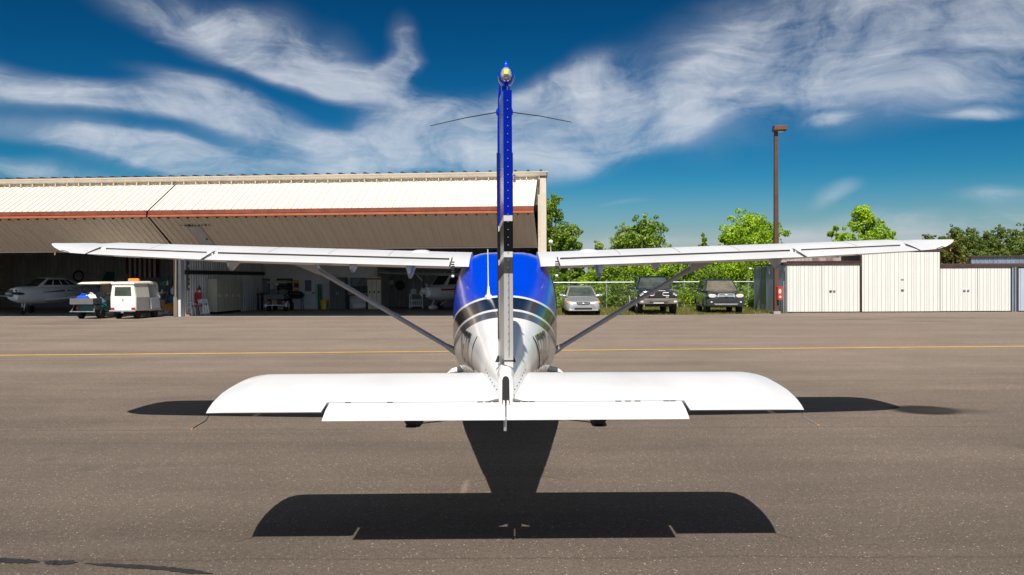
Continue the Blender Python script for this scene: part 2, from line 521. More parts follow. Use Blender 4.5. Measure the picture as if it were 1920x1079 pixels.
def asphalt():
    m = bpy.data.materials.new('asphalt')
    m.use_nodes = True
    t = NT(m.node_tree)
    out = t.n('ShaderNodeOutputMaterial')
    b = t.n('ShaderNodeBsdfPrincipled')
    t.l(b.outputs[0], out.inputs[0])
    b.inputs['Specular IOR Level'].default_value = 0.25
    b.inputs['Diffuse Roughness'].default_value = 1.0
    tc = t.n('ShaderNodeTexCoord')
    p = tc.outputs['Object']
    sep = t.n('ShaderNodeSeparateXYZ')
    t.l(p, sep.inputs[0])
    # stones in the surface
    vo = t.n('ShaderNodeTexVoronoi')
    vo.inputs['Scale'].default_value = 115
    t.l(p, vo.inputs['Vector'])
    vs = t.n('ShaderNodeSeparateColor')
    t.l(vo.outputs['Color'], vs.inputs[0])
    fine = t.noise(p, 26, 7, 0.78)
    patch = t.noise(p, 0.35, 6, 0.65)
    lanes = t.noise(t.mapping(p, scale=(0.05, 0.9, 1)), 1.0, 6, 0.6)
    lanes2 = t.noise(t.mapping(p, scale=(0.25, 3.2, 1)), 1.0, 5, 0.6)
    base = t.mix(vs.outputs[0], (0.062, 0.0485, 0.0372), (0.152, 0.1215, 0.0955))
    base = t.mix(t.smooth(fine.outputs[0], 0.3, 0.7), base, (0.078, 0.062, 0.050), 'MIX')
    lit = t.math('GREATER_THAN', vs.outputs[1], 0.991)
    base = t.mix(t.math('MULTIPLY', lit, 0.8), base, (0.36, 0.31, 0.26))
    drk = t.math('GREATER_THAN', vs.outputs[2], 0.93)
    base = t.mix(t.math('MULTIPLY', drk, 0.6), base, (0.045, 0.038, 0.034))
    k = t.math('ADD', t.math('ADD', t.math('MULTIPLY', patch.outputs[0], 0.62), t.math('MULTIPLY', lanes.outputs[0], 0.62)), t.math('MULTIPLY', lanes2.outputs[0], 0.42))
    k = t.math('ADD', k, 0.20)
    # grazing-view brightening and lens falloff put into the colour: darker near, lighter far
    view_tone = t.math('MULTIPLY_ADD', t.math('SUBTRACT', patch.outputs[0], 0.5), 5.0, sep.outputs[1])
    k = t.math('MULTIPLY', k, t.smooth(view_tone, 2.5, 24.0, 0.77, 1.50))
    sc = t.n('ShaderNodeVectorMath', operation='SCALE')
    t.l(base, sc.inputs[0])
    t.l(k, sc.inputs['Scale'])
    colr = sc.outputs[0]
    # paving seams running across the apron
    wob = t.noise(p, 1.1, 4, 0.6)
    for y0, w, a in ((5.52, 0.012, 0.55), (10.35, 0.016, 0.6), (15.1, 0.02, 0.5), (19.6, 0.03, 0.4), (26.0, 0.05, 0.4), (33.0, 0.07, 0.4)):
        d = t.math('ABSOLUTE', t.math('SUBTRACT', t.math('MULTIPLY_ADD', wob.outputs[0], 0.16, sep.outputs[1]), y0 + 0.08))
        br = t.smooth(fine.outputs[0], 0.38, 0.52)
        colr = t.mix(t.math('MULTIPLY', t.math('MULTIPLY', t.smooth(d, w * 0.4, w * 2.0, 1.0, 0.0), br), a), colr, (0.040, 0.032, 0.027))
    # oil and damp stains, old tyre scuffs
    def stain(px0, py0, px1, py1, px2, py2, colour, amount, soft=0.55):
        nonlocal colr
        a, bb = G(px0, py0), G(px1, py1)
        c = (a + bb) / 2
        hw = (bb - a).length / 2
        hd = abs(G((px0 + px1) / 2, py1 if py2 is None else py2).y - c.y)
        mp = t.mapping(p, loc=(c.x, c.y, 0), rot=(0, 0, math.atan2((bb - a).y, (bb - a).x)), scale=(hw, hd, 1), typ='TEXTURE')
        sp = t.n('ShaderNodeVectorMath', operation='LENGTH')
        t.l(mp, sp.inputs[0])
        e = t.math('MULTIPLY_ADD', t.math('SUBTRACT', patch.outputs[0], 0.5), 0.5, sp.outputs['Value'])
        e = t.math('MULTIPLY_ADD', t.math('SUBTRACT', fine.outputs[0], 0.5), 0.35, e)
        f = t.smooth(e, soft, 1.0, amount, 0.0)
        colr = t.mix(f, colr, colour)
    stain(1656, 769, 1810, 770, px2=1730, py2=781, colour=(0.008, 0.006, 0.005), amount=0.95, soft=0.62)
    stain(1700, 771, 1880, 772, px2=1790, py2=780, colour=(0.030, 0.025, 0.020), amount=0.5, soft=0.2)
    stain(1880, 838, 1960, 838, px2=1920, py2=846, colour=(0.060, 0.050, 0.042), amount=0.5, soft=0.3)
    stain(62, 862, 118, 862, px2=90, py2=869, colour=(0.065, 0.054, 0.045), amount=0.55, soft=0.3)
    stain(135, 880, 192, 880, px2=163, py2=888, colour=(0.065, 0.054, 0.045), amount=0.55, soft=0.3)
    stain(215, 878, 268, 878, px2=240, py2=884, colour=(0.068, 0.056, 0.047), amount=0.5, soft=0.3)
    stain(862, 915, 880, 915, px2=871, py2=936, colour=(0.24, 0.19, 0.15), amount=0.35, soft=0.1)
    stain(300, 1062, 560, 1078, px2=430, py2=1079, colour=(0.065, 0.054, 0.046), amount=0.3, soft=0.1)
    for a_, b_, yy in ((1560, 1920, 597), (1620, 1900, 603), (1500, 1700, 600), (0, 190, 608), (60, 330, 603)):
        stain(a_, yy, b_, yy - 1, px2=None, py2=yy + 1.6, colour=(0.060, 0.050, 0.042), amount=0.5, soft=0.2)
    t.l(colr, b.inputs['Base Color'])
    t.l(t.math('MULTIPLY_ADD', fine.outputs[0], 0.2, 0.72), b.inputs['Roughness'])
    h = t.math('ADD', t.math('MULTIPLY', fine.outputs[0], 0.6), t.math('MULTIPLY', vs.outputs[0], 0.6))
    bp = t.n('ShaderNodeBump')
    bp.inputs['Strength'].default_value = 0.55
    bp.inputs['Distance'].default_value = 0.006
    t.l(h, bp.inputs['Height'])
    t.l(bp.outputs[0], b.inputs['Normal'])
    return m


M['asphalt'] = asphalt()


def ground_mat():
    m = bpy.data.materials.new('grassy_ground')
    m.use_nodes = True
    t = NT(m.node_tree)
    out = t.n('ShaderNodeOutputMaterial')
    b = t.n('ShaderNodeBsdfPrincipled')
    b.inputs['Roughness'].default_value = 0.95
    t.l(b.outputs[0], out.inputs[0])
    tc = t.n('ShaderNodeTexCoord')
    n1 = t.noise(tc.outputs['Object'], 0.5, 6, 0.65)
    n2 = t.noise(tc.outputs['Object'], 14, 5, 0.7)
    c = t.mix(t.smooth(n2.outputs[0], 0.3, 0.7), (0.10, 0.12, 0.022), (0.24, 0.22, 0.06))
    c = t.mix(t.smooth(n1.outputs[0], 0.55, 0.68), c, (0.34, 0.24, 0.13))
    t.l(c, b.inputs['Base Color'])
    return m


M['ground'] = ground_mat()


# ------------------------------------------------------------------ ground, apron, markings
HA = R(4.9)                                   # the hangar front turns away from the camera
HO = Vector((1.52, 41.8, 0))
HU = Vector((math.cos(HA), -math.sin(HA), 0))
HN = Vector((math.sin(HA), math.cos(HA), 0))


def hw(x, y, z=0.0):
    """hangar coordinates (x along the front, 0 at its right corner; y inwards) to world"""
    return HO + x * HU + y * HN + Vector((0, 0, z))


def HX(px, yl, py=560):
    rx = img(px, py)[0] / FPX
    c, s = math.cos(HA), math.sin(HA)
    return (rx * (HO.y + yl * c) - HO.x - yl * s) / (c + rx * s)


def HZ(px, py, yl):
    x = HX(px, yl, py)
    d = HO.y - x * math.sin(HA) + yl * math.cos(HA)
    return CAM_H - img(px, py)[1] / FPX * d


tag(MB().poly([(-1500, -600, -0.03), (1500, -600, -0.03), (1500, 2500, -0.03), (-1500, 2500, -0.03)]).build('ground', M['ground']), kind='structure')
e = random.Random(3)
edge = [(1.62 + i * 0.415, 43.1 + max(0, i - 19) * 0.13 + e.uniform(-0.07, 0.07), 0) for i in range(31)]
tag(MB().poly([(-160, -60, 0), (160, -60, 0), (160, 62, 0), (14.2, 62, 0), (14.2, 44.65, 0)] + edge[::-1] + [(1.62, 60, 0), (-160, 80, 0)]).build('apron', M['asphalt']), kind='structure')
a, b = G(-300, 669.5), G(2250, 647)
n_ = Vector((-(b - a).y, (b - a).x, 0)).normalized() * 0.125
tag(MB().poly([(*(a - n_).xy, 0.004), (*(b - n_).xy, 0.004), (*(b + n_).xy, 0.004), (*(a + n_).xy, 0.004)]).build('taxiway_line', M['yellow_line']), kind='structure')
tag(MB().poly([hw(-38, 0.02, 0.005), hw(-0.1, 0.02, 0.005), hw(-0.1, 16.9, 0.005), hw(-38, 16.9, 0.005)]).build('hangar_floor', M['concrete']), kind='structure')


def tar_strip(pts, w):
    rr = random.Random(len(pts) * 17 + int(w * 1000))
    path = []
    for i in range(len(pts) - 1):
        a_, b_ = G(*pts[i]), G(*pts[i + 1])
        for k in range(12):
            path.append(a_.lerp(b_, k / 12))
    path.append(G(*pts[-1]))
    n = len(path)
    up, dn = [], []
    for i, q in enumerate(path):
        s = min(1, 5 * (i + 0.3) / n, 5 * (n - 1 - i + 0.3) / n)
        up.append((q.x + rr.uniform(-.01, .01), q.y + w * s * rr.uniform(0.6, 1.25), 0.004))
        dn.append((q.x + rr.uniform(-.01, .01), q.y - w * s * rr.uniform(0.6, 1.25), 0.004))
    mb = MB()
    for i in range(n - 1):
        mb.poly([dn[i], dn[i + 1], up[i + 1], up[i]])
    tag(mb.build('tar_strip', M['tar'], fix=False), kind='structure')


tar_strip([(-60, 1050), (20, 1054), (74, 1056)], 0.045)
tar_strip([(80, 1056), (110, 1058), (143, 1057)], 0.04)
tar_strip([(152, 1059), (230, 1064), (290, 1067), (345, 1073), (400, 1079)], 0.034)
# ------------------------------------------------------------------ corrugated sheet


def ribbed(mb, x0, x1, z0, z1, y=0.0, pitch=0.3, rib=0.035, h=0.03, m=0, out=-1):
    """a vertical ribbed steel sheet in the xz plane, ribs standing towards out*y"""
    xs = []
    x = x0
    n = max(1, round((x1 - x0) / pitch))
    p = (x1 - x0) / n
    xs.append((x0, 0))
    for i in range(n):
        c = x0 + (i + 0.5) * p
        xs += [(c - rib * 1.3, 0), (c - rib * 0.6, 1), (c + rib * 0.6, 1), (c + rib * 1.3, 0)]
    xs.append((x1, 0))
    vs, fs = [], []
    for (xx, k) in xs:
        vs += [(xx, y + out * h * k, z0), (xx, y + out * h * k, z1)]
    for i in range(len(xs) - 1):
        fs.append((2 * i, 2 * i + 2, 2 * i + 3, 2 * i + 1))
    return mb.add(vs, fs, m)


def frame4(mb, x0, x1, z0, z1, y0, y1, w, m=0):
    mb.box(x0, x0 + w, y0, y1, z0, z1, m)
    mb.box(x1 - w, x1, y0, y1, z0, z1, m)
    mb.box(x0 + w, x1 - w, y0, y1, z0, z0 + w, m)
    mb.box(x0 + w, x1 - w, y0, y1, z1 - w, z1, m)


# ------------------------------------------------------------------ the big hangar
hangar = thing('hangar', 'long cream metal hangar with its folding doors half raised over the dark open bays', 'hangar', HO, -HA)
LEFT = -37.0
EAVE, HINGE, FOLD_Z, FOLD_Y, OPEN_Z = 6.82, 6.50, 4.93, -2.84, 3.34
DEPTH = 15.0
XP = HX(337, 0.3)                              # the wall between the two bays
mb = MB()
SK = 0.052                                     # the end wall is not quite square to the front
mb.box(LEFT - 0.2, 0.12 - SK * (DEPTH + 2.7), DEPTH + 2.7, DEPTH + 2.85, 0, 7.4)
mb.prism([(-0.02, 0.35, 0), (0.12, 0.35, 0), (0.12 - SK * (DEPTH + 2.7), DEPTH + 2.7, 0), (-0.02 - SK * (DEPTH + 2.7), DEPTH + 2.7, 0)], (0, 0, 6.9))
mb.box(LEFT - 0.2, LEFT, 0.2, DEPTH + 2.7, 0, 7.3)
mb.build('wall', M['trim_beige'], hangar)
ribbed(MB(), XP + 0.3, -0.85, 0, 5.2, DEPTH, 0.3, 0.04, 0.035).build('back_wall', M['inner_wall'], hangar)
ribbed(MB(), LEFT, XP - 0.3, 0, 5.2, DEPTH + 0.3, 0.3, 0.04, 0.035).build('back_wall', M['inner_wall'], hangar)
mb = MB()                                      # partition: ribs face the right-hand bay
PDEP = 11.2
n = 37
ys = []
for i in range(n):
    c = 0.5 + i * (PDEP - 0.6) / n + 0.15
    ys += [(c - 0.10, 0), (c - 0.07, 1), (c + 0.07, 1), (c + 0.10, 0)]
vs, fs = [], []
for (yy, k) in ys:
    vs += [(XP + 0.12 + 0.05 * k, yy, 0), (XP + 0.12 + 0.05 * k, yy, 5.0)]
for i in range(len(ys) - 1):
    fs.append((2 * i, 2 * i + 2, 2 * i + 3, 2 * i + 1))
mb.add(vs, fs)
mb.box(XP + 0.02, XP + 0.09, 0.45, DEPTH, 0, 5.0)
mb.build('partition_wall', M['partition'], hangar)
z0, z1 = HZ(350, 507, 0.6), HZ(350, 514, 0.6)
MB().box(XP + 0.17, XP + 0.30, 0.5, PDEP - 0.1, z0 - 0.2, z0).build('partition_beam', M['dark_steel'], hangar)
MB().box(XP - 0.16, XP + 0.02, -0.05, 0.40, 0, 6.4).build('post', M['post_in_shade'], hangar, bevel=0.01)
MB().box(XP + 0.023, XP + 0.16, 0.06, 0.44, 0, 6.4).build('post', M['partition'], hangar, bevel=0.01)
MB().box(LEFT - 0.2, -0.05 - SK * (DEPTH + 2.7), 0.1, DEPTH + 2.7, 5.15, 5.22).build('ceiling', M['ceiling'], hangar)
MB().box(LEFT - 0.2, -0.30, 0.0, 0.12, 5.3, 6.79).build('header_wall', M['trim_beige'], hangar)
mb = MB()                                      # roof and its standing ribs
rise = 0.75
mb.prism([(LEFT - 0.4, -0.14, EAVE + 0.01), (0.20, -0.14, EAVE + 0.01), (0.20 - SK * (DEPTH + 3.1), DEPTH + 3, EAVE + rise), (LEFT - 0.4, DEPTH + 3, EAVE + rise)], (0, 0, 0.05))
roof = mb.build('roof', M['trim_beige'], hangar)
sl = 0.75 / (DEPTH + 3.14)
rib_me = MB().prism([(-0.075, 0, 0), (0.075, 0, 0), (0.04, 0, 0.085), (-0.04, 0, 0.085)], (0, 4, 4 * sl)).mesh('roof_rib', M['brown_trim'])
for i in range(61):
    link('roof_rib', rib_me, roof, (-0.12 - i * 0.607, -0.17, EAVE + 0.055))
gut = [(LEFT - 0.3, -0.02, EAVE - 0.20), (LEFT - 0.3, -0.16, EAVE - 0.18), (LEFT - 0.3, -0.20, EAVE - 0.13), (LEFT - 0.3, -0.20, EAVE - 0.03), (LEFT - 0.3, -0.23, EAVE), (LEFT - 0.3, -0.23, EAVE + 0.05), (LEFT - 0.3, -0.02, EAVE + 0.005)]
MB().prism(gut, (-LEFT + 0.45, 0, 0)).build('gutter', M['trim_beige'], hangar, smooth=50)
mb = MB()
x = -0.2
while x > LEFT:
    mb.box(x - 0.02, x + 0.02, -0.22, -0.03, EAVE - 0.33, EAVE - 0.205)
    x -= 0.6
mb.build('gutter_bracket', M['trim_beige'], hangar)['kind'] = 'stuff'
ribbed(MB(), LEFT, -0.05, HINGE - 0.02, EAVE - 0.21, -0.03, 0.3, 0.04, 0.03).build('eave_strip', M['shade_cream_metal'], hangar)
# corner post at the right end
mb = MB()
mb.box(-0.17, 0.13, -0.10, 0.34, 0, EAVE - 0.22)
mb.box(-0.27, -0.173, -0.03, 0.2, 0, HINGE)
mb.build('corner_post', M['trim_beige'], hangar, bevel=0.012)
MB().tube([(-0.22, -0.30, HINGE - 0.35), (-0.22, -0.10, HINGE - 0.05)], 0.03).build('door_cable', M['dark_steel'], hangar)
# folding doors: each leaf carries separate sheets
DOOR_L = HX(277, FOLD_Y, 403)
leaf_len = math.hypot(FOLD_Y, HINGE - FOLD_Z)


def door_leaf(name, xa, xb, y0, z0, y1, z1, panel_mat, face):
    """leaf from (y0,z0) at its top to (y1,z1) at its foot; sheets on the outer face"""
    ln = math.hypot(y1 - y0, z1 - z0)
    ang = math.atan2(y1 - y0, -(z1 - z0))       # 0 when the leaf hangs straight down, outwards negative y
    mb = MB()
    for k in range(5):
        v = -ln * k / 4 * 0.985 - 0.01
        mb.box(xa, xb, 0.025, 0.10, v - 0.03, v + 0.03)
    for xx in (xa + 0.05, xb - 0.05, (xa + xb) / 2):
        mb.box(xx - 0.045, xx + 0.045, 0.027, 0.12, -ln, 0)
    leaf = mb.build(name, M['dark_steel'], hangar)
    leaf.location = (0, y0, z0)
    leaf.rotation_euler = (ang, 0, 0)
    n = round((xb - xa) / 0.915)
    w = (xb - xa) / n
    me = ribbed(MB(), 0.002, w - 0.002, -ln, -0.005, 0.0, 0.305, 0.016, 0.045).mesh('panel', panel_mat)
    rr = random.Random(5)
    for i in range(n):
        link('panel', me, leaf, (xa + i * w, rr.uniform(-0.004, 0.004), 0))
    return leaf


doors = ((DOOR_L + 0.04, -0.30, OPEN_Z, 0.0), (LEFT + 0.1, DOOR_L - 0.04, OPEN_Z - 0.06, 0.0))
for xa, xb, oz, sh in doors:
    up = door_leaf('upper_door_leaf', xa, xb, -0.07, HINGE - 0.01, FOLD_Y, FOLD_Z + 0.05, M['cream_metal'], 1)
    lo = door_leaf('lower_door_leaf', xa, xb, FOLD_Y + 0.03, FOLD_Z - 0.17, -0.06, oz, M['shade_cream_metal'], -1)
    mb = MB()
    mb.box(xa, xb, FOLD_Y - 0.03, FOLD_Y + 0.10, FOLD_Z - 0.09, FOLD_Z + 0.09)
    mb.build('fold_beam', M['rust_red'], hangar)
    mb = MB()
    mb.box(xa, xb, FOLD_Y - 0.08, FOLD_Y + 0.12, FOLD_Z - 0.225, FOLD_Z - 0.12)
    mb.build('fold_beam', M['orange_beam'], hangar, bevel=0.012)
    MB().box(xa, xb, -0.10, 0.0, oz - 0.07, oz).build('door_sill', M['shade_cream_metal'], hangar)
    mb = MB()
    x = xb - 0.25
    while x > xa:
        mb.box(x - 0.035, x + 0.035, FOLD_Y - 0.03, FOLD_Y + 0.07, FOLD_Z - 0.30, FOLD_Z - 0.243)
        x -= 0.46
    mb.build('hinge', M['dark'], hangar)['kind'] = 'stuff'
    if xb > -1:
        # grey walk-through door let into the lower leaf
        q0, q1 = HX(352, FOLD_Y * 0.75, 430), HX(374, FOLD_Y * 0.75, 430)
        ad = MB().box(q0, q1, -0.058, -0.034, -leaf_len * 0.98, -leaf_len * 0.28).build('access_door', mat('grey_access_door', (0.50, 0.52, 0.54), 0.5, 0, 0.08, 2), lo)
        MB().ball((q1 - 0.12, -0.09, -leaf_len * 0.62), 0.045).build('door_knob', M['dark'], lo)
        mb = MB()
        rr = random.Random(8)
        for k in range(9):
            xx = q0 - 0.35 + k * 0.17
            mb.box(xx, xx + rr.uniform(0.05, 0.15), -0.040, -0.031, -leaf_len * 0.27 + rr.uniform(-0.02, 0.05), -leaf_len * 0.25 + rr.uniform(0.02, 0.07))
        mb.build('scuff_mark', M['dark'], lo)

# globe lamp on a bracket beside the corner
t_ = thing('globe_lamp', 'small white globe lamp on a bracket beside the hangar corner', 'wall lamp', hw(0.32, 0.25, 3.0), -HA)
MB().tube([(-0.19, 0, 0), (0, 0, 0.05), (0, 0, 0.45)], 0.03).build('bracket', M['trim_beige'], t_)
MB().ball((0, 0, 0.55), 0.11).build('globe', M['white_plain'], t_, smooth=60)

# ------------------------------------------------------------------ row of small storage hangars on the right
SD = 45.0


def SX(px, d=SD, py=540):
    return img(px, py)[0] / FPX * d


def SZ(px, py, d=SD):
    return CAM_H - img(px, py)[1] / FPX * d


shed = thing('storage_hangar', 'low white metal storage hangar with a taller door in the middle of its row', 'storage building', (SX(1474), SD, 0))
sx0 = SX(1474)
L_ = lambda px: SX(px) - sx0
d1 = (L_(1475), L_(1613), SZ(1540, 497))
d2 = (L_(1614.5), L_(1760), SZ(1690, 473.5))
d3 = (L_(1762), L_(1896), SZ(1830, 502))


def shed_door(x0, x1, ztop, m, split=None, y=0.0):
    leaf_edges = [(x0, x1)] if split is None else [(x0, split - 0.008), (split + 0.008, x1)]
    mb = MB()
    for a_, b_ in leaf_edges:
        frame4(mb, a_, b_, 0.06, ztop, y + 0.03, y + 0.09, 0.08)
    dd = mb.build('hangar_door', M['dark_steel'], shed)
    for a_, b_ in leaf_edges:
        n = max(1, round((b_ - a_) / 0.62))
        w = (b_ - a_) / n
        me = ribbed(MB(), 0.004, w - 0.004, 0.05, ztop, 0, 0.205, 0.0065, 0.04, 0, 1).mesh('panel', m)
        for i in range(n):
            link('panel', me, dd, (a_ + i * w, y + random.uniform(-0.003, 0.003), 0))
    return dd


sA = shed_door(d1[0] + 0.03, d1[1] - 0.03, d1[2], M['shed_white'], L_(1541))
sB = shed_door(d2[0], d2[1], d2[2], M['shed_white'], None, -0.12)
sC = shed_door(d3[0] + 0.03, d3[1] - 0.03, d3[2], M['shed_white'], L_(1833))
sD_ = shed_door(L_(1910), L_(1910) + 3.6, d3[2] - 0.03, M['shed_blue'])
for dd, px, py in ((sA, 1557, 546), (sA, 1564, 545.5), (sC, 1808, 544.5), (sC, 1815, 544.5)):
    MB().box(L_(px) - 0.06, L_(px) + 0.06, -0.06, -0.02, SZ(px, py) - 0.03, SZ(px, py) + 0.03).build('latch', M['dark_steel'] if px < 1560 else M['steel'], dd)
MB().box(L_(1690) - 0.07, L_(1690) + 0.07, -0.17, -0.14, SZ(1690, 544) - 0.03, SZ(1690, 544) + 0.03).build('latch', M['grey_plastic'], sB)
MB().box(L_(1690) - 0.07, L_(1690) + 0.07, -0.155, -0.138, SZ(1690, 524) - 0.02, SZ(1690, 524) + 0.02).build('latch', M['steel'], sB)
mb = MB()
mb.box(d1[0] - 0.06, d1[1] - 0.015, -0.05, 0.1, d1[2] + 0.005, d1[2] + 0.13)
mb.box(d3[0], L_(1910) + 3.8, -0.05, 0.1, d3[2] + 0.005, d3[2] + 0.13)
mb.box(d1[0] - 0.07, d1[0] + 0.02, -0.04, 0.1, 0, d1[2])
mb.box(d2[1] + 0.005, d2[1] + 0.10, 0.0, 0.2, 0, d2[2] + 0.18)
mb.box(d2[0] - 0.05, d2[0] - 0.005, -0.02, 0.2, 0, d2[2] + 0.18)
mb.box(L_(1904), L_(1908), -0.04, 0.1, 0, d3[2])
mb.build('trim', M['brown_trim'], shed, bevel=0.008)
ribbed(MB(), d1[0] - 0.02, d1[1], d1[2] + 0.14, d1[2] + 0.20, -0.06, 0.11, 0.02, 0.03).build('roof_edge', M['brown_trim'], shed)
mb = MB()
mb.box(L_(1897), L_(1900), -0.03, 0.1, 0, d3[2])
mb.box(L_(1901), L_(1903.5), -0.10, 0.1, 0, d3[2] + 0.01)
mb.build('downpipe', M['galv_wall'], shed)
# weathered wall of the taller half behind door one
mb = MB()
wz = SZ(1545, 479, SD + 2.6)
ribbed(mb, L_(1470), d1[1], 2.0, wz, 2.6, 0.2, 0.03, 0.03)
mb.build('rear_wall', M['pink_metal'], shed)
for px in (1555, 1583):
    ribbed(MB(), L_(px), L_(px + 14), 2.05, wz - 0.02, 2.56, 0.2, 0.03, 0.03).build('patch_panel', mat('stained_panel', (0.22, 0.18, 0.17), 0.6, 0.2, 0.25, 3), shed)
mb = MB()
mb.prism([(d1[0] - 0.05, -0.02, d1[2] + 0.14), (d1[0] - 0.05, 2.56, d1[2] + 0.16), (d1[0] - 0.05, 2.56, d1[2] + 0.06), (d1[0] - 0.05, -0.02, d1[2] + 0.04)], (d1[1] - d1[0], 0, 0))
mb.prism([(d1[0] - 0.05, 2.5, wz), (d1[0] - 0.05, 6, wz + 0.03), (d1[0] - 0.05, 6, wz + 0.1), (d1[0] - 0.05, 2.5, wz + 0.07)], (d1[1] - d1[0], 0, 0))
mb.prism([(d3[0], -0.02, d3[2] + 0.14), (d3[0], 6, d3[2] + 0.3), (d3[0], 6, d3[2] + 0.2), (d3[0], -0.02, d3[2] + 0.04)], (9, 0, 0))
mb.prism([(d2[0] - 0.04, -0.1, d2[2] + 0.16), (d2[0] - 0.04, 6, d2[2] + 0.2), (d2[0] - 0.04, 6, d2[2] + 0.1), (d2[0] - 0.04, -0.1, d2[2] + 0.03)], (d2[1] - d2[0] + 0.13, 0, 0))
mb.build('roof', M['brown_trim'], shed)
mb = MB()
mb.box(d2[1] + 0.03, d2[1] + 0.10, 0.2, 6, d3[2], d2[2] + 0.1)
mb.box(d2[0] - 0.05, d2[0] + 0.02, 0.2, 6, d1[2] + 0.2, d2[2] + 0.1)
mb.box(d1[0], L_(1910) + 4.5, 5.9, 6.0, 0, 2.4)
mb.build('wall', M['dark_steel'], shed)
# bluish end wall running away from the camera, ribs one by one in shade
mb = MB()
yl = 5.75
n = 28
prof = []
for i in range(n):
    c = 0.03 + (i + 0.5) * yl / n
    prof += [(c - 0.05, 0), (c - 0.03, 1), (c + 0.03, 1), (c + 0.05, 0)]
topz = lambda y: d1[2] + 0.03 - 0.02 * y
vs, fs = [], []
for (yy, k) in prof:
    vs += [(d1[0] - 0.075 - 0.03 * k, yy, 0.02), (d1[0] - 0.075 - 0.03 * k, yy, topz(yy))]
for i in range(len(prof) - 1):
    fs.append((2 * i, 2 * i + 2, 2 * i + 3, 2 * i + 1))
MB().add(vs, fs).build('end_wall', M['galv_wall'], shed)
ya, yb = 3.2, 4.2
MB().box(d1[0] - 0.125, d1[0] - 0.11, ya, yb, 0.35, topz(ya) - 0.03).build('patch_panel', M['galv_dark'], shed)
MB().box(d1[0] - 0.14, d1[0] - 0.07, 0, yl, topz(0) - 0.02, topz(0) + 0.06).build('eave_trim', M['brown_trim'], shed)
for px, h in ((1468, 1.05), (1472, 1.55)):
    x = L_(px)
    t2 = thing('conduit', ('shorter' if h < 1.3 else 'taller') + ' grey steel conduit standing by the corner of the white storage hangar', 'pipe', (sx0 + x, SD - 0.14, 0))
    MB().tube([(0, 0, 0), (0, 0, h * 1.5)], 0.032).build('pipe', M['steel'], t2, smooth=60)
    MB().lathe([(0.045, 0), (0.045, 0.05), (0, 0.05)], (0, 0, h * 1.5)).build('pipe_cap', M['steel'], t2)
t_ = thing('wall_lamp', 'little white floodlight on the far end of the bluish shed wall', 'wall lamp', (sx0 + d1[0] - 0.2, SD + yl - 0.1, 2.35))
MB().box(-0.12, 0.1, -0.02, 0.02, -0.02, 0.02).build('bracket', M['steel'], t_)
MB().ball((-0.14, -0.05, -0.03), (0.09, 0.09, 0.07)).build('lamp_head', M['white_plain'], t_)
# grey building behind, far right
FD = 62.0
gx0 = SX(1818, FD)
back = thing('rear_hangar', 'grey metal building with a long sloping eave behind the storage hangars', 'storage building', (gx0, FD, 0), R(-3))
mb = MB()
zz = SZ(1818, 483, FD)
n = 60
vs, fs = [], []
for i in range(n * 4):
    c = (i // 4 + 0.5) * 0.3 + (-0.05, -0.03, 0.03, 0.05)[i % 4]
    k = (0, 1, 1, 0)[i % 4]
    vs += [(c, -0.03 * k, 0), (c, -0.03 * k, zz + 0.005 * c)]
for i in range(n * 4 - 1):
    fs.append((2 * i, 2 * i + 2, 2 * i + 3, 2 * i + 1))
mb.add(vs, fs)
mb.build('wall', M['galv_wall'], back)
MB().prism([(-0.15, -0.15, zz), (18, -0.15, zz + 0.09), (18, -0.15, zz + 0.2), (-0.15, -0.15, zz + 0.11)], (0, 6, 0)).build('roof', M['brown_trim'], back)

# ------------------------------------------------------------------ lamp post with the red cabinet
PD = 43.4
lp = Vector((SX(1455.5, PD, 580), PD, 0))
post = thing('lamp_post', 'tall bronze square lamp post with a box lamp head beside the storage hangar', 'lamp post', lp)
topz_ = SZ(1452, 247, PD)
mb = MB()
mb.loft([[(-s, -s, z), (s, -s, z), (s, s, z), (-s, s, z)] for s, z in ((0.115, 0.02), (0.105, 3), (0.085, topz_))])
mb.build('pole', M['bronze'], post, bevel=0.01)
MB().box(-0.17, 0.17, -0.17, 0.17, 0, 0.14).build('base_plate', M['concrete'], post, bevel=0.01)
hd = MB().loft([[(-0.16, -0.28, topz_ - 0.02), (0.42, -0.26, topz_ - 0.02), (0.42, 0.14, topz_ - 0.02), (-0.16, 0.14, topz_ - 0.02)],
                [(-0.16, -0.30, topz_ + 0.05), (0.48, -0.30, topz_ + 0.05), (0.48, 0.16, topz_ + 0.05), (-0.16, 0.16, topz_ + 0.05)],
                [(-0.14, -0.28, topz_ + 0.26), (0.48, -0.28, topz_ + 0.26), (0.48, 0.14, topz_ + 0.26), (-0.14, 0.14, topz_ + 0.26)]]).build('lamp_head', M['bronze'], post, bevel=0.012)
MB().box(-0.08, 0.36, -0.20, 0.08, topz_ - 0.03, topz_ - 0.018).build('lens', M['lens_clear'], hd)
cz0, cz1 = SZ(1459, 562, PD), SZ(1459, 537.5, PD)
cab = thing('extinguisher_cabinet', 'red fire extinguisher cabinet strapped to the bronze lamp post', 'fire cabinet', (lp.x + 0.10, PD - 0.115, cz0))
hh = cz1 - cz0
mb = MB()
mb.box(-0.12, 0.12, -0.2, -0.001, 0, hh)
mb.build('cabinet_body', M['red_box'], cab, bevel=0.015)
mb = MB()
frame4(mb, -0.12, 0.12, 0.0, hh, -0.222, -0.203, 0.028)
mb.build('cabinet_door', M['red_box'], cab)
MB().box(-0.095, 0.095, -0.210, -0.203, 0.03, hh - 0.03).build('window', mat('cabinet_window', (0.45, 0.06, 0.05), 0.2, 0, 0.2, 9), cab)
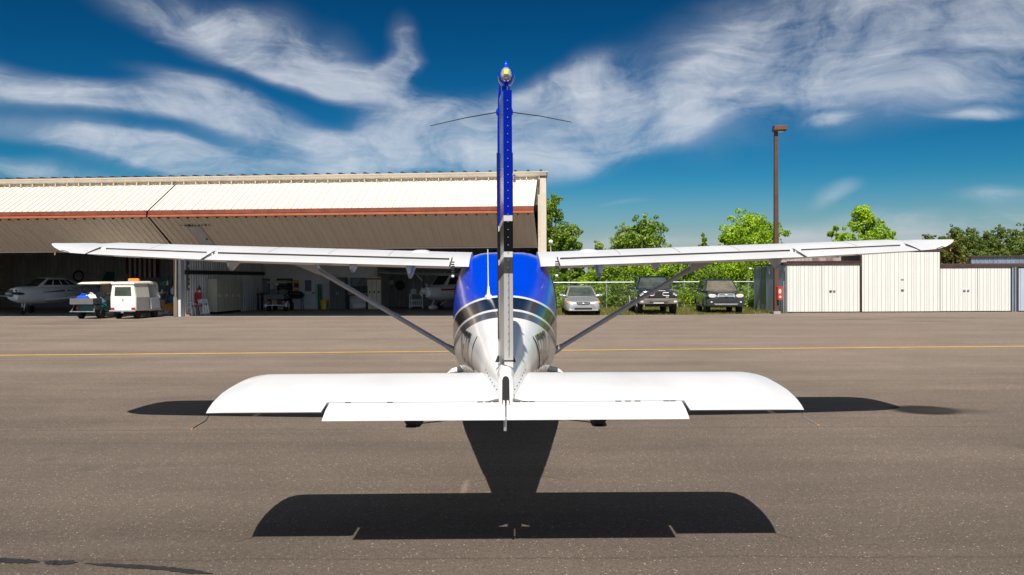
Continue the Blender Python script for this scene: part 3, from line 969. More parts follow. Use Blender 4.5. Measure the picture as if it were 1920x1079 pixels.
MB().ball((-0.01, -0.214, hh * 0.62), (0.07, 0.01, 0.12)).build('extinguisher_label', mat('cream_label', (0.72, 0.6, 0.42), 0.6), cab)
MB().ball((0, -0.214, hh * 0.2), (0.06, 0.01, 0.06)).build('extinguisher_label', mat('cream_label', (0.72, 0.55, 0.36), 0.6), cab)

# ------------------------------------------------------------------ chain-link fence
FY = 53.0
fx0, fx1 = SX(1010, FY), SX(1424, FY)
fz = SZ(1200, 529.5, FY)
fence = thing('chain_link_fence', 'galvanised chain link fence with a top rail in front of the green shrubs', 'fence', (fx0, FY, 0))
FL = fx1 - fx0
for i, px in enumerate((1032, 1067, 1137.5, 1208, 1283, 1343, 1403)):
    x = SX(px, FY) - fx0
    mb = MB().tube([(x, 0, -0.05), (x, 0, fz + 0.16)], 0.035)
    if px == 1403:
        mb.tube([(x, 0, fz + 0.05), (x - 0.12, -0.1, fz + 0.42)], 0.03)
    mb.build('fence_post', M['steel'], fence, smooth=60)
MB().tube([(0, -0.05, fz), (FL, -0.05, fz)], 0.032).build('top_rail', M['steel'], fence, smooth=60)
mb = MB()
step = 0.12
k = -fz
while k < FL:
    for sgn in (1, -1):
        xa, xb = (k, k + fz)
        za, zb = (0.0, fz) if sgn > 0 else (fz, 0.0)
        if xa < 0:
            za += (zb - za) * (-xa / fz)
            xa = 0
        if xb > FL:
            zb = za + (zb - za) * ((FL - xa) / (xb - xa))
            xb = FL
        y = 0.006 * sgn
        mb.tube([(xa, y, za), (xb, y, zb)], 0.0032, 3)
    k += step
mb.build('wire_mesh', M['steel'], fence, fix=False)['kind'] = 'stuff'

# ------------------------------------------------------------------ grass strip
g = random.Random(11)
mb = MB()
for i in range(26000):
    x = 1.7 + g.random() * 12.4
    y = 43.2 + max(0, x - 9.5) * 0.32 + g.random() ** 1.4 * 11
    h = 0.03 + 0.09 * g.random() ** 2 + (0.10 * g.random() if y > 51.5 else 0)
    a = g.random() * PI
    w = 0.012 + 0.012 * g.random()
    dx, dy = math.cos(a) * w, math.sin(a) * w
    lx, ly = g.uniform(-0.05, 0.05), g.uniform(-0.05, 0.05)
    mb.poly([(x - dx, y - dy, -0.03), (x + dx, y + dy, -0.03), (x + lx, y + ly, h)])
tag(mb.build('grass', M['grass'], fix=False), 'short patchy grass along the edge of the apron under the parked vehicles', 'grass', kind='stuff')


# ------------------------------------------------------------------ trees and shrubs


def leaves(mb, blobs, n, size, seed, flat=0.0):
    rr = random.Random(seed)
    tot = sum(b_[3] ** 2 for b_ in blobs)
    V3 = Vector
    vs, fs = [], []
    for (cx, cy, cz, r, sq) in blobs:
        for i in range(int(1.35 * n * r * r / tot)):
            while True:
                q = V3((rr.uniform(-1, 1), rr.uniform(-1, 1), rr.uniform(-1, 1)))
                l = q.length
                if 0.05 < l < 1:
                    break
            q = q / l * (l ** 0.45) * rr.uniform(0.85, 1.12)
            c = V3((cx + q.x * r, cy + q.y * r, cz + q.z * r * sq))
            nrm = (q.normalized() + V3((rr.uniform(-.9, .9), rr.uniform(-.9, .9), rr.uniform(-.5, 1.0)))).normalized()
            a = nrm.orthogonal().normalized()
            a = Quaternion(nrm, rr.random() * 6.28) @ a
            b_ = nrm.cross(a)
            s = 0.86 * size * rr.uniform(0.6, 1.4)
            o = len(vs)
            vs += [c - a * s * 0.5, c + b_ * s * 0.32, c + a * s * 0.6, c - b_ * s * 0.32]
            fs.append((o, o + 1, o + 2, o + 3))
    mb.add(vs, fs)
    return mb


def tree(name, label, cat, x, y, h, width, seed, lm, nleaf=7000, size=0.2, crown0=0.25, shape='round', group=None, nb=26, zr=0.8, br=0.17):
    rr = random.Random(seed)
    t = thing(name, label, cat, (x, y, -0.03), 0, group)
    cr = h * (1 - crown0)
    zc = h * crown0
    trunk = MB()
    r0 = 0.02 * h + 0.03
    pts = [Vector((0, 0, 0))]
    for k in range(1, 7):
        pts.append(Vector((rr.uniform(-.03, .03) * h * 0.5, rr.uniform(-.03, .03) * h * 0.5, h * 0.92 * k / 6)))
    trunk.tube(pts, [r0 * (1 - 0.14 * k) for k in range(7)], 7)
    blobs = []
    for i in range(nb):
        u = (i + rr.random()) / nb
        if shape == 'cone':
            rad = (1 - u) ** 0.7 * (0.35 + 0.65 * min(1, u * 5))
        elif shape == 'pine':
            rad = 0.45 + 0.55 * math.sin(PI * min(1, 0.12 + u * 0.95)) - 0.25 * u
        else:
            rad = math.sin(PI * (0.16 + 0.78 * u)) ** 0.75
        ang = i * 2.4 + rr.uniform(-.6, .6)
        dist = width / 2 * rad * rr.uniform(0.35, 0.92)
        b_ = Vector((math.cos(ang) * dist, math.sin(ang) * dist, zc + cr * u * 0.93))
        r = width * br * rr.uniform(0.65, 1.2) * (0.75 + 0.4 * rad)
        blobs.append((b_.x, b_.y, b_.z, r, zr))
        # limb to the clump
        z0_ = max(h * 0.12, b_.z - cr * 0.22 - dist * 0.35)
        k = min(5.99, z0_ / (h * 0.92) * 6)
        base = pts[int(k)].lerp(pts[min(6, int(k) + 1)], k - int(k))
        mid = base.lerp(b_, 0.55) + Vector((0, 0, -0.03 * h))
        rl = r0 * 0.38 * (1 - 0.5 * u)
        trunk.tube([base, mid, b_], [rl, rl * 0.65, rl * 0.25], 5)
        for j in range(3):                     # twigs that poke out of the clump
            e_ = b_ + Vector((rr.uniform(-1, 1), rr.uniform(-1, 1), rr.uniform(-.4, 1))) * r * 1.25
            trunk.tube([b_, e_], [rl * 0.25, rl * 0.08], 4)
            blobs.append((e_.x, e_.y, e_.z, r * 0.36, zr))
    trunk.build('trunk', M['bark'], t, smooth=60)
    leaves(MB(), blobs, nleaf, size, seed + 1).build('crown', M[lm], t, fix=False)
    return t


def at_px(px, d):
    return SX(px, d, 560)


TR = 'spring trees beyond the fence'
# name, label, px, distance, top py, width in px, seed, leaf material, leaves
tree('broadleaf_tree', 'tall dark green tree rising right beside the hangar corner', 'tree', at_px(1034, 57), 57, SZ(1040, 368, 57) + 0.1, 3.3, 21, 'leaf_mid', 9000, 0.17, 0.14, group=TR, nb=30)
tree('broadleaf_tree', 'shorter leafy tree leaning out just right of the hangar side tree', 'tree', at_px(1072, 56.5), 56.5, SZ(1072, 418, 56.5), 2.1, 22, 'leaf_mid', 5200, 0.16, 0.3, group=TR, nb=20)
tree('broadleaf_tree', 'silvery green tree standing above the silver sedan gap, its crown loose and split', 'tree', at_px(1176, 62), 62, SZ(1170, 421, 62), 3.2, 23, 'leaf_silver', 6500, 0.18, 0.2, group=TR, nb=24)
tree('broadleaf_tree', 'green tree with a small pointed top behind the black pickup', 'tree', at_px(1214, 61), 61, SZ(1206, 408, 61), 3.4, 24, 'leaf_mid', 7500, 0.18, 0.2, group=TR, nb=24)
tree('broadleaf_tree', 'low pale bushy tree between the sedan and the pointed tree', 'tree', at_px(1128, 64), 64, SZ(1130, 455, 64), 2.4, 25, 'leaf_silver', 4200, 0.18, 0.2, group=TR, nb=16)
tree('broadleaf_tree', 'slim young tree poking up alone above the wing', 'tree', at_px(1319, 60), 60, SZ(1320, 431, 60), 1.35, 26, 'leaf_mid', 3600, 0.16, 0.15, 'cone', group=TR, nb=18)
tree('broadleaf_tree', 'bright green rounded tree immediately left of the lamp post', 'tree', at_px(1412, 60), 60, SZ(1418, 399, 60), 4.1, 27, 'leaf_spring', 10500, 0.18, 0.12, group=TR, nb=32)
tree('broadleaf_tree', 'yellow green tree filling in on the left shoulder of the tree by the lamp post', 'tree', at_px(1366, 61), 61, SZ(1366, 424, 61), 2.4, 28, 'leaf_spring', 5600, 0.17, 0.12, group=TR, nb=20)
tree('broadleaf_tree', 'bright green tree showing over the roof of the first white storage door', 'tree', at_px(1618, 62), 62, SZ(1615, 386, 62), 3.4, 29, 'leaf_spring', 8000, 0.19, 0.15, group=TR, nb=26)
tree('broadleaf_tree', 'small green tree at the left foot of the tree over the storage roof', 'tree', at_px(1567, 63), 63, SZ(1567, 416, 63), 1.9, 30, 'leaf_spring', 4000, 0.18, 0.15, group=TR, nb=16)
tree('broadleaf_tree', 'thin tree at the right edge of the trees over the storage roof', 'tree', at_px(1665, 64), 64, SZ(1668, 426, 64), 2.2, 31, 'leaf_spring', 3600, 0.18, 0.2, group=TR, nb=14)
tree('olive_tree', 'olive brown bushy tree behind the right wing tip', 'tree', at_px(1788, 58), 58, SZ(1790, 446, 58), 2.4, 32, 'leaf_olive', 8000, 0.15, 0.05, 'round', nb=26)
PG = 'dark pines in the far wood'
pines = [(1741, 434, 3.2, 'rounded dark pine seen alone beyond the right wing tip'), (1772, 441, 2.6, 'small dark pine just outside the rounded lone pine'),
         (1795, 424, 3.6, 'dark pine with a bare spike at the left end of the far wood'), (1826, 423, 4.0, 'second pine from the spiked pine in the far wood'),
         (1853, 431, 3.6, 'slightly lower dark pine in the middle of the far wood'), (1880, 422, 4.0, 'broad dark pine right of the lower one in the far wood'),
         (1906, 426, 3.4, 'narrow dark pine beside the tallest one at the picture edge'), (1932, 417, 4.4, 'tallest dark pine at the right end of the far wood'), (1815, 440, 3.6, 'low green pine under the spiked pine'), (1868, 446, 4.2, 'low green pine under the broad pine'), (1912, 446, 4.2, 'low green pine at the foot of the tallest pine')]
for i, (px, py, w, lab) in enumerate(pines):
    d = 84 + (i * 37 % 9) - (8 if i > 7 else 0)
    tree('pine_tree', lab, 'pine', at_px(px, d), d, SZ(px, py, d), w, 40 + i, 'leaf_pine', 5200, 0.22, 0.12, 'pine', group=PG, nb=26, br=0.15)
SG = 'shrubs crowding behind the chain link fence'
labs = ['dark leafy shrub half hidden by the blue aircraft cabin', 'shrub behind the silver sedan with sky showing above it', 'bright shrub between the sedan and the second fence post', 'broad shrub just left of the black pickup',
        'tall shrub directly behind the black pickup cab', 'yellow green shrub right of the pickup at the wing strut', 'dense shrub between the pickup and the dark suv', 'big bright shrub directly behind the dark suv',
        'shrub behind the angled fence post right of the suv', 'shrub next to the bluish shed wall', 'low dark bush at the foot of the fence behind the sedan', 'low bush at the foot of the fence left of the pickup', 'low bush at the foot of the fence right of the pickup', 'low bush at the fence behind the suv', 'low bush under the angled fence post']
pxs = [(1048, 512, 2.0), (1084, 520, 2.4), (1122, 505, 2.6), (1160, 500, 2.8), (1212, 492, 3.2), (1252, 486, 3.0), (1298, 478, 3.4), (1346, 474, 3.6), (1392, 480, 3.4), (1436, 476, 3.4)]
for i, (px, py, w) in enumerate(pxs):
    d = 55.3 + (i * 5 % 3) * 0.7
    tree('shrub', labs[i], 'shrub', at_px(px, d), d, SZ(px, py, d), w * 1.05, 70 + i, 'leaf_shrub' if i % 3 else 'leaf_mid', 6800, 0.16, 0.02, 'round', group=SG, nb=26, br=0.19)
for i, (px, py) in enumerate(((1062, 548), (1150, 543), (1265, 545), (1320, 540), (1408, 545))):
    tree('shrub', labs[10 + i], 'shrub', at_px(px, 53.9), 53.9, SZ(px, py, 53.9), 2.5, 90 + i, 'leaf_mid' if i % 2 else 'leaf_shrub', 4200, 0.13, 0.0, 'round', group=SG, nb=16, br=0.2)
tag(leaves(MB(), [(1.5 + 0.7 * i, 58.6 + (i * 7 % 3) * 0.5, 0.75 + 0.35 * (i * 5 % 4) / 3, 0.95, 0.9) for i in range(20)], 15000, 0.2, 99).build('undergrowth', M['leaf_mid'], fix=False),
    'tangled green undergrowth filling the gaps between the shrubs and trees', 'undergrowth', kind='stuff')
# ------------------------------------------------------------------ the parked high-wing aircraft
plane = thing('light_aircraft', 'white high-wing light aircraft with blue cabin roof and fin seen from behind on the apron', 'aircraft', (-0.04, 5.29, 0), R(0.5))
S0 = 0.187                                     # the cheat line climbs aft: bands are read on z + 0.187 y


def livery(name, low, top=2.145, blue=(0.0, 0.048, 0.62), coat=0.25, spec=0.4):
    m = bpy.data.materials.new(name)
    m.use_nodes = True
    t = NT(m.node_tree)
    out = t.n('ShaderNodeOutputMaterial')
    b = t.n('ShaderNodeBsdfPrincipled')
    t.l(b.outputs[0], out.inputs[0])
    b.inputs['Roughness'].default_value = 0.20
    b.inputs['Coat Weight'].default_value = coat
    b.inputs['Specular IOR Level'].default_value = spec
    b.inputs['Coat Roughness'].default_value = 0.05
    tc = t.n('ShaderNodeTexCoord')
    sep = t.n('ShaderNodeSeparateXYZ')
    t.l(tc.outputs['Object'], sep.inputs[0])
    s = t.math('MULTIPLY_ADD', sep.outputs[1], S0, sep.outputs[2])
    ramp = t.n('ShaderNodeValToRGB')
    ramp.color_ramp.interpolation = 'CONSTANT'
    st = [(0.0, low), (1.81, (0.07, 0.07, 0.072)), (1.895, (0.78, 0.78, 0.77)), (1.925, (0.008, 0.008, 0.010)), (top - 0.027, (0.78, 0.78, 0.77)), (top, blue)]
    el = ramp.color_ramp.elements
    el[0].position = 0
    el[0].color = (*st[0][1], 1)
    el[1].position = st[1][0] / 4
    el[1].color = (*st[1][1], 1)
    for p_, c_ in st[2:]:
        q = el.new(p_ / 4)
        q.color = (*c_, 1)
    t.l(t.math('DIVIDE', s, 4.0), ramp.inputs[0])
    ns = t.noise(tc.outputs['Object'], 2.0, 5, 0.6)
    c = t.mix(t.math('MULTIPLY', t.smooth(ns.outputs[0], 0.4, 0.8), 0.08), ramp.outputs[0], (0.5, 0.46, 0.42), 'MULTIPLY')
    t.l(c, b.inputs['Base Color'])
    return m


M['wick_tip'] = mat('copper_wick_tip', (0.45, 0.16, 0.04), 0.7)
M['livery'] = livery('fuselage_livery', (0.79, 0.79, 0.78))
M['livery_fin'] = livery('fin_livery', (0.50, 0.49, 0.475), 2.127, (0.0, 0.018, 0.42), 0.1, 0.3)

# fuselage: y, half width, bottom z, top z, squareness
FS = [(0.17, 0.030, 0.975, 1.120, 2.2), (0.24, 0.045, 0.965, 1.150, 2.2), (0.45, 0.085, 0.955, 1.190, 2.1), (0.80, 0.138, 0.935, 1.245, 2.1), (1.15, 0.188, 0.905, 1.300, 2.1), (1.6, 0.240, 0.86, 1.375, 2.1), (2.0, 0.290, 0.815, 1.445, 2.15), (2.45, 0.345, 0.765, 1.522, 2.2),
      (2.9, 0.398, 0.72, 1.600, 2.3), (3.4, 0.455, 0.675, 1.700, 2.5), (3.9, 0.512, 0.64, 1.815, 2.9), (4.4, 0.564, 0.62, 1.935, 3.1), (4.9, 0.602, 0.61, 2.040, 3.7), (5.4, 0.602, 0.60, 2.085, 4.2),
      (6.2, 0.600, 0.60, 2.09, 4.2), (6.5, 0.595, 0.60, 2.02, 3.4), (7.05, 0.57, 0.60, 1.60, 3.0), (7.6, 0.52, 0.62, 1.50, 2.8), (8.3, 0.42, 0.72, 1.42, 2.6), (8.55, 0.28, 0.85, 1.32, 2.2)]


def fus_ring(y, w, zb, zt, ex, n=44):
    zc = zb + (zt - zb) * 0.47
    hz_up, hz_dn = zt - zc, zc - zb
    ring = []
    for k in range(n):
        a_ = 2 * PI * k / n
        c, s = math.cos(a_), math.sin(a_)
        x = w * math.copysign(abs(c) ** (2 / ex), c)
        zz = (hz_up if s > 0 else hz_dn) * math.copysign(abs(s) ** (2 / ex), s)
        if s > 0 and w > 0.3:
            x *= 1 - 0.10 * (zz / hz_up) ** 2 * min(1, (w - 0.3) / 0.2)
        ring.append((x, y, zc + zz))
    return ring


def interp_sections(sec, y):
    for a_, b_ in zip(sec, sec[1:]):
        if a_[0] <= y <= b_[0]:
            t = (y - a_[0]) / (b_[0] - a_[0])
            return [y] + [a_[i] + (b_[i] - a_[i]) * t for i in range(1, 5)]


def smooth_sections(sec, sub=3):
    out = []
    for i in range(len(sec) - 1):
        p0, p1, p2, p3 = sec[max(i - 1, 0)], sec[i], sec[i + 1], sec[min(i + 2, len(sec) - 1)]
        for k in range(sub):
            t = k / sub
            row = []
            for j in range(5):
                m1 = (p2[j] - p0[j]) / max(1e-6, (p2[0] - p0[0])) * (p2[0] - p1[0])
                m2 = (p3[j] - p1[j]) / max(1e-6, (p3[0] - p1[0])) * (p2[0] - p1[0])
                h = (2 * t ** 3 - 3 * t ** 2 + 1) * p1[j] + (t ** 3 - 2 * t ** 2 + t) * m1 + (-2 * t ** 3 + 3 * t ** 2) * p2[j] + (t ** 3 - t ** 2) * m2
                row.append(h)
            out.append(row)
    out.append(list(sec[-1]))
    return out


fmb = MB().loft([fus_ring(*r) for r in smooth_sections(FS)])
fus = fmb.build('fuselage', M['livery'], plane, smooth=40)
bvh = BVHTree.FromPolygons([Vector(v) for v in fmb.v], fmb.f)


def project(side, y, z, off=0.005):
    h = bvh.ray_cast(Vector((side * 3.0, y, z)), Vector((-side, 0, 0)))
    return (h[0] + Vector((side * off, 0, 0))) if h[0] is not None else None


def decal(mb, side, quad, nv=6, nu=1):
    """a flat printed quad (y, z corner pairs) wrapped on to the fuselage side"""
    grid = []
    for i in range(nv + 1):
        v = i / nv
        row = []
        for j in range(nu + 1):
            u = j / nu
            a_ = (quad[0][0] + (quad[3][0] - quad[0][0]) * v, quad[0][1] + (quad[3][1] - quad[0][1]) * v)
            b_ = (quad[1][0] + (quad[2][0] - quad[1][0]) * v, quad[1][1] + (quad[2][1] - quad[1][1]) * v)
            row.append(project(side, a_[0] + (b_[0] - a_[0]) * u, a_[1] + (b_[1] - a_[1]) * u))
        grid.append(row)
    for i in range(nv):
        for j in range(nu):
            q = [grid[i][j], grid[i][j + 1], grid[i + 1][j + 1], grid[i + 1][j]]
            if all(p_ is not None for p_ in q):
                mb.poly(q)


LET = {  # strokes on a 0..1 by 0..1 box: quads of (x, z)
    'N': [[(0, 0), (.2, 0), (.2, 1), (0, 1)], [(.8, 0), (1, 0), (1, 1), (.8, 1)], [(.2, 1), (.2, .68), (.8, 0), (.8, .32)]],
    '3': [[(.8, 0), (1, 0), (1, 1), (.8, 1)], [(0, .86), (.8, .86), (.8, 1), (0, 1)], [(.2, .43), (.8, .43), (.8, .57), (.2, .57)], [(0, 0), (.8, 0), (.8, .14), (0, .14)]],
    '7': [[(0, .84), (1, .84), (1, 1), (0, 1)], [(.3, 0), (.52, 0), (1, .84), (.78, .84)]],
    '0': [[(0, 0), (.2, 0), (.2, 1), (0, 1)], [(.8, 0), (1, 0), (1, 1), (.8, 1)], [(.2, .86), (.8, .86), (.8, 1), (.2, 1)], [(.2, 0), (.8, 0), (.8, .14), (.2, .14)]],
    'L': [[(0, 0), (.2, 0), (.2, 1), (0, 1)], [(.2, 0), (1, 0), (1, .14), (.2, .14)]],
    'J': [[(.8, 0), (1, 0), (1, 1), (.8, 1)], [(0, 0), (.8, 0), (.8, .14), (0, .14)], [(0, .14), (.2, .14), (.2, .34), (0, .34)]],
}
text = 'N370LJ'
for side in (-1, 1):
    y_f, y_a = 3.08, 1.80
    cw = (y_f - y_a) / len(text)
    for i, ch in enumerate(text):
        mb = MB()
        for q in LET[ch]:
            pts = []
            for (u, v) in q:
                if side < 0:
                    y = y_f - (i + u * 0.80) * cw
                else:
                    y = y_a + (i + u * 0.80) * cw
                pts.append((y, 0.975 + 0.30 * v + 0.02))
            decal(mb, side, pts, 8)
        mb.build('letter', M['black_paint'], fus, fix=False)
    # cabin windows
    for (ya, yb) in ((4.75, 5.5), (5.6, 6.3)):
        mb = MB()
        decal(mb, side, [(ya, 1.40), (yb, 1.40), (yb - 0.05, 1.78), (ya + 0.12, 1.78)], 6, 5)
        mb.build('window', M['glass'], fus, smooth=60, fix=False)
# skin seams around the tail cone
for y in (0.86, 1.75, 2.35, 3.3, 4.2):
    r_ = interp_sections([list(q) for q in smooth_sections(FS)], y)
    ring = fus_ring(r_[0], r_[1] + 0.0015, r_[2] - 0.0015, r_[3] + 0.0015, r_[4])
    ring2 = [(q[0], q[1] + 0.006, q[2]) for q in ring]
    mb = MB()
    for i in range(len(ring)):
        j = (i + 1) % len(ring)
        mb.poly([ring[i], ring[j], ring2[j], ring2[i]])
    mb.build('skin_seam', M['silver_paint'], fus, fix=False)
# tail end: rounded cap, dark slot, screws on the fairing
mb = MB()
mb.loft([[(math.cos(a_) * w, y, z0 + h * (math.sin(a_) if math.sin(a_) > 0 else 0)) for a_ in [PI * k / 10 for k in range(11)]] + [(-w, y, 0.985), (w, y, 0.985)] for y, w, z0, h in ((0.13, 0.040, 1.135, 0.045), (0.20, 0.050, 1.145, 0.055), (0.42, 0.055, 1.15, 0.055), (0.60, 0.04, 1.16, 0.05))])
mb.build('tail_cap', M['white_paint'], fus, smooth=45)
mb = MB()
mb.prism([(-0.024, 0.126, 0.99), (0.024, 0.126, 0.99), (0.022, 0.126, 1.135), (0.015, 0.126, 1.153), (0, 0.126, 1.16), (-0.015, 0.126, 1.153), (-0.022, 0.126, 1.135)], (0, 0.02, 0))
mb.build('tail_slot', M['dark'], fus)
mb = MB()
for sx in (-1, 1):
    mb.box(sx * 0.012 - 0.006, sx * 0.012 + 0.006, 0.10, 0.125, 0.975, 1.01)
mb.build('elevator_horn', M['white_paint'], fus)
rv_me = MB().ball((0, 0, 0), 0.0052, 6, 0, 3).mesh('screw', M['dark'])
for side in (-1, 1):
    for k in range(7):
        y = 0.30 + 0.085 * k
        q = project(side, y, 1.055 + 0.012 * k, 0.0)
        if q is not None:
            link('screw', rv_me, fus, q)
    # black gap where the stabiliser enters
    q = project(side, 0.80, 1.03, 0.004)
    MB().box(-0.008, 0.008, -0.03, 0.03, -0.018, 0.018).build('fairing_gap', M['dark'], fus).location = q

# ---------------- wings
NACA = []
for k in range(15):
    x = (1 - math.cos(PI * k / 14)) / 2
    yt = 0.6 * (0.2969 * math.sqrt(x) - 0.126 * x - 0.3516 * x * x + 0.2843 * x ** 3 - 0.1036 * x ** 4)
    yc = 0.02 / 0.16 * (0.8 * x - x * x) if x < 0.4 else 0.02 / 0.36 * (0.2 + 0.8 * x - x * x)
    NACA.append((x, yc + yt, yc - yt))


def surf(x, up):
    for a_, b_ in zip(NACA, NACA[1:]):
        if a_[0] <= x <= b_[0]:
            t = (x - a_[0]) / max(1e-9, b_[0] - a_[0])
            i = 1 if up else 2
            return a_[i] + (b_[i] - a_[i]) * t
    return 0


# span x, leading y, z, trailing y, z, thickness factor
WS = [(0.40, 6.10, 1.995, 4.47, 1.898, 1.0), (0.60, 6.10, 2.000, 4.47, 1.904, 1.0), (2.6, 6.10, 2.070, 4.50, 1.966, 1.0), (3.38, 6.07, 2.100, 4.56, 1.994, 1.0), (4.76, 6.00, 2.165, 4.70, 2.068, 0.95)] + [(x_, ly_, (cr_ - 0.079 * (ly_ - ty_) * th_ - 0.3 * tz_) / 0.7, ty_, tz_, th_) for x_, ly_, ty_, tz_, cr_, th_ in ((4.95, 5.97, 4.74, 2.083, 2.222, 0.8), (5.08, 5.88, 4.80, 2.112, 2.226, 0.6), (5.16, 5.74, 4.85, 2.145, 2.224, 0.45), (5.21, 5.52, 4.89, 2.172, 2.217, 0.3), (5.235, 5.26, 4.93, 2.190, 2.209, 0.2), (5.245, 5.05, 4.95, 2.198, 2.204, 0.1))]


def wst(x):
    for a_, b_ in zip(WS, WS[1:]):
        if a_[0] <= x <= b_[0] + 1e-6:
            t = (x - a_[0]) / (b_[0] - a_[0])
            return [a_[i] + (b_[i] - a_[i]) * t for i in range(6)]


def wring(side, x, c0, c1, n=11, drop=0.0, radius=0.0):
    s = wst(x)
    ly, lz, ty, tz, th = s[1:]
    ch = ly - ty

    def pt(c, up):
        zz = surf(c, up) * ch * th
        y = ly + (ty - ly) * c
        z = lz + (tz - lz) * c + zz
        z -= drop * (c1 - c) / (c1 - c0)
        return (side * x, y, z)
    cs = [c0 + (c1 - c0) * (1 - math.cos(PI * k / n)) / 2 for k in range(n + 1)]
    top = [pt(c, True) for c in cs]
    bot = [pt(c, False) for c in cs[1:] if c < 0.999]
    return top + bot[::-1]


HC = 0.735
for side in (-1, 1):
    mb = MB()
    mb.loft([wring(side, x, 0.0, 1.0) for x in (0.40, 0.60)])
    mb.loft([wring(side, x, 0.0, HC) for x in (0.60, 1.6, 2.6, 3.38, 4.1, 4.74)])
    mb.loft([wring(side, x, 0.0, 1.0, 13) for x in (4.742, 4.85, 4.95, 5.02, 5.08, 5.12, 5.16, 5.19, 5.21, 5.225, 5.235, 5.24, 5.245)])
    wing = mb.build('wing', M['wing_white'], plane, smooth=38)
    MB().loft([wring(side, x, HC + 0.008, 1.0, 8, 0.018) for x in (0.62, 1.6, 2.6, 3.355)]).build('flap', M['wing_white'], wing, smooth=38)
    MB().loft([wring(side, x, HC + 0.008, 1.0, 8, 0.014) for x in (3.40, 4.1, 4.722)]).build('aileron', M['wing_white'], wing, smooth=38)
    # shade of the hinge gap put in as dark strips; dark spanwise gaps
    mb = MB()
    for xa, xb in ((0.64, 1.6), (1.6, 2.6), (2.6, 3.33), (3.46, 4.1), (4.1, 4.66)):
        A, B = [Vector(wring(side, x, HC, HC + 0.01)[0]) for x in (xa, xb)]
        bk = Vector((0, -0.004, 0))
        mb.poly([A + bk - Vector((0, 0, 0.001)), B + bk - Vector((0, 0, 0.001)), B + bk - Vector((0, 0, 0.03)), A + bk - Vector((0, 0, 0.03))])
        mb.poly([A + bk - Vector((0, 0, 0.0185)), B + bk - Vector((0, 0, 0.0185)), B + bk - Vector((0, 0.006, 0.0185)), A + bk - Vector((0, 0.006, 0.0185))])
    mb.build('hinge_line', M['dark'], wing, fix=False)
    for x in (0.61, 3.378, 4.732):
        mb = MB()
        hw2 = 0.006 if x < 1 else 0.011
        top = wring(1, x, HC - 0.03, 1.0, 8)[:9]
        for q0_, q1_ in zip(top, top[1:]):
            mb.poly([(side * x - hw2, q0_[1], q0_[2] + 0.002), (side * x + hw2, q0_[1], q0_[2] + 0.002), (side * x + hw2, q1_[1], q1_[2] + 0.002), (side * x - hw2, q1_[1], q1_[2] + 0.002)])
        mb.build('end_gap', M['dark'], wing, fix=False)
    # fuel cap, flap track fairings, actuator, wick
    s = wst(1.02)
    q = wring(side, 1.02, 0.40, 0.41)[0]
    MB().lathe([(0.0, 0.0), (0.105, 0), (0.105, 0.012), (0.06, 0.022), (0.0, 0.024)], (q[0], q[1], q[2] - 0.004), (0, -0.08, 1), 20).build('fuel_cap', M['wing_white'], wing, smooth=40)
    for x, sc in ((1.07, 1.25), (1.72, 0.85), (3.10, 1.0)):
        s = wst(x)
        yb, zb = s[3] + 0.06, s[4] + 0.01
        mb = MB()
        mb.loft([[(side * x - 0.045 * sc, yb + 0.42, zb + 0.02), (side * x + 0.045 * sc, yb + 0.42, zb + 0.02), (side * x + 0.02, yb + 0.42, zb - 0.02), (side * x - 0.02, yb + 0.42, zb - 0.02)],
                 [(side * x - 0.055 * sc, yb + 0.16, zb + 0.02), (side * x + 0.055 * sc, yb + 0.16, zb + 0.02), (side * x + 0.018, yb + 0.14, zb - 0.125 * sc), (side * x - 0.018, yb + 0.14, zb - 0.125 * sc)],
                 [(side * x - 0.030 * sc, yb, zb + 0.01), (side * x + 0.030 * sc, yb, zb + 0.01), (side * x + 0.012, yb + 0.02, zb - 0.08 * sc), (side * x - 0.012, yb + 0.02, zb - 0.08 * sc)]])
        mb.build('flap_bracket', M['wing_white'], wing, smooth=30)
    s = wst(0.56)
    mb = MB()
    for k in range(6):
        mb.box(side * 0.575 - 0.018, side * 0.575 + 0.018, s[3] - 0.03, s[3] - 0.005, s[4] - 0.09 + 0.026 * k, s[4] - 0.076 + 0.026 * k)
    mb.build('flap_actuator', M['black_plastic'], wing)
    MB().ball((side * 0.575, s[3] - 0.02, s[4] - 0.11), 0.018).build('actuator_end', M['white_plain'], wing, smooth=60)
    for x in (1.35, 2.05, 2.75, 4.15):
        mb = MB()
        up = Vector((0, 0, 0.0012))
        pts_ = [Vector(wring(side, x, c_, c_ + 0.02)[0]) for c_ in (0.28, 0.4, 0.52, 0.63, HC - 0.03)]
        for a_, b_ in zip(pts_, pts_[1:]):
            mb.poly([a_ + up + Vector((-.004, 0, 0)), b_ + up + Vector((-.004, 0, 0)), b_ + up + Vector((.004, 0, 0)), a_ + up + Vector((.004, 0, 0))])
        mb.build('skin_seam', M['silver_paint'], wing, fix=False)
    s = wst(4.93)
    y0_, z0_ = s[3] + 0.01, s[4] + 0.004
    MB().tube([(side * 4.95, y0_ + 0.02, z0_), (side * 4.97, y0_ - 0.08, z0_ + 0.022), (side * 5.02, y0_ - 0.16, z0_ - 0.008)], 0.0045, 5).build('static_wick', M['black_plastic'], wing)
    MB().tube([(side * 5.02, y0_ - 0.16, z0_ - 0.008), (side * 5.022, y0_ - 0.165, z0_ - 0.035)], 0.007, 5).build('wick_tip', M['wick_tip'], wing)
    # wing strut
    A, B = Vector((side * 2.36, 5.72, 1.90)), Vector((side * 0.60, 5.68, 0.855))
    ax = (B - A).normalized()
    fore = Vector((0, 1, 0))
    nn = ax.cross(fore).normalized()
    rings = []
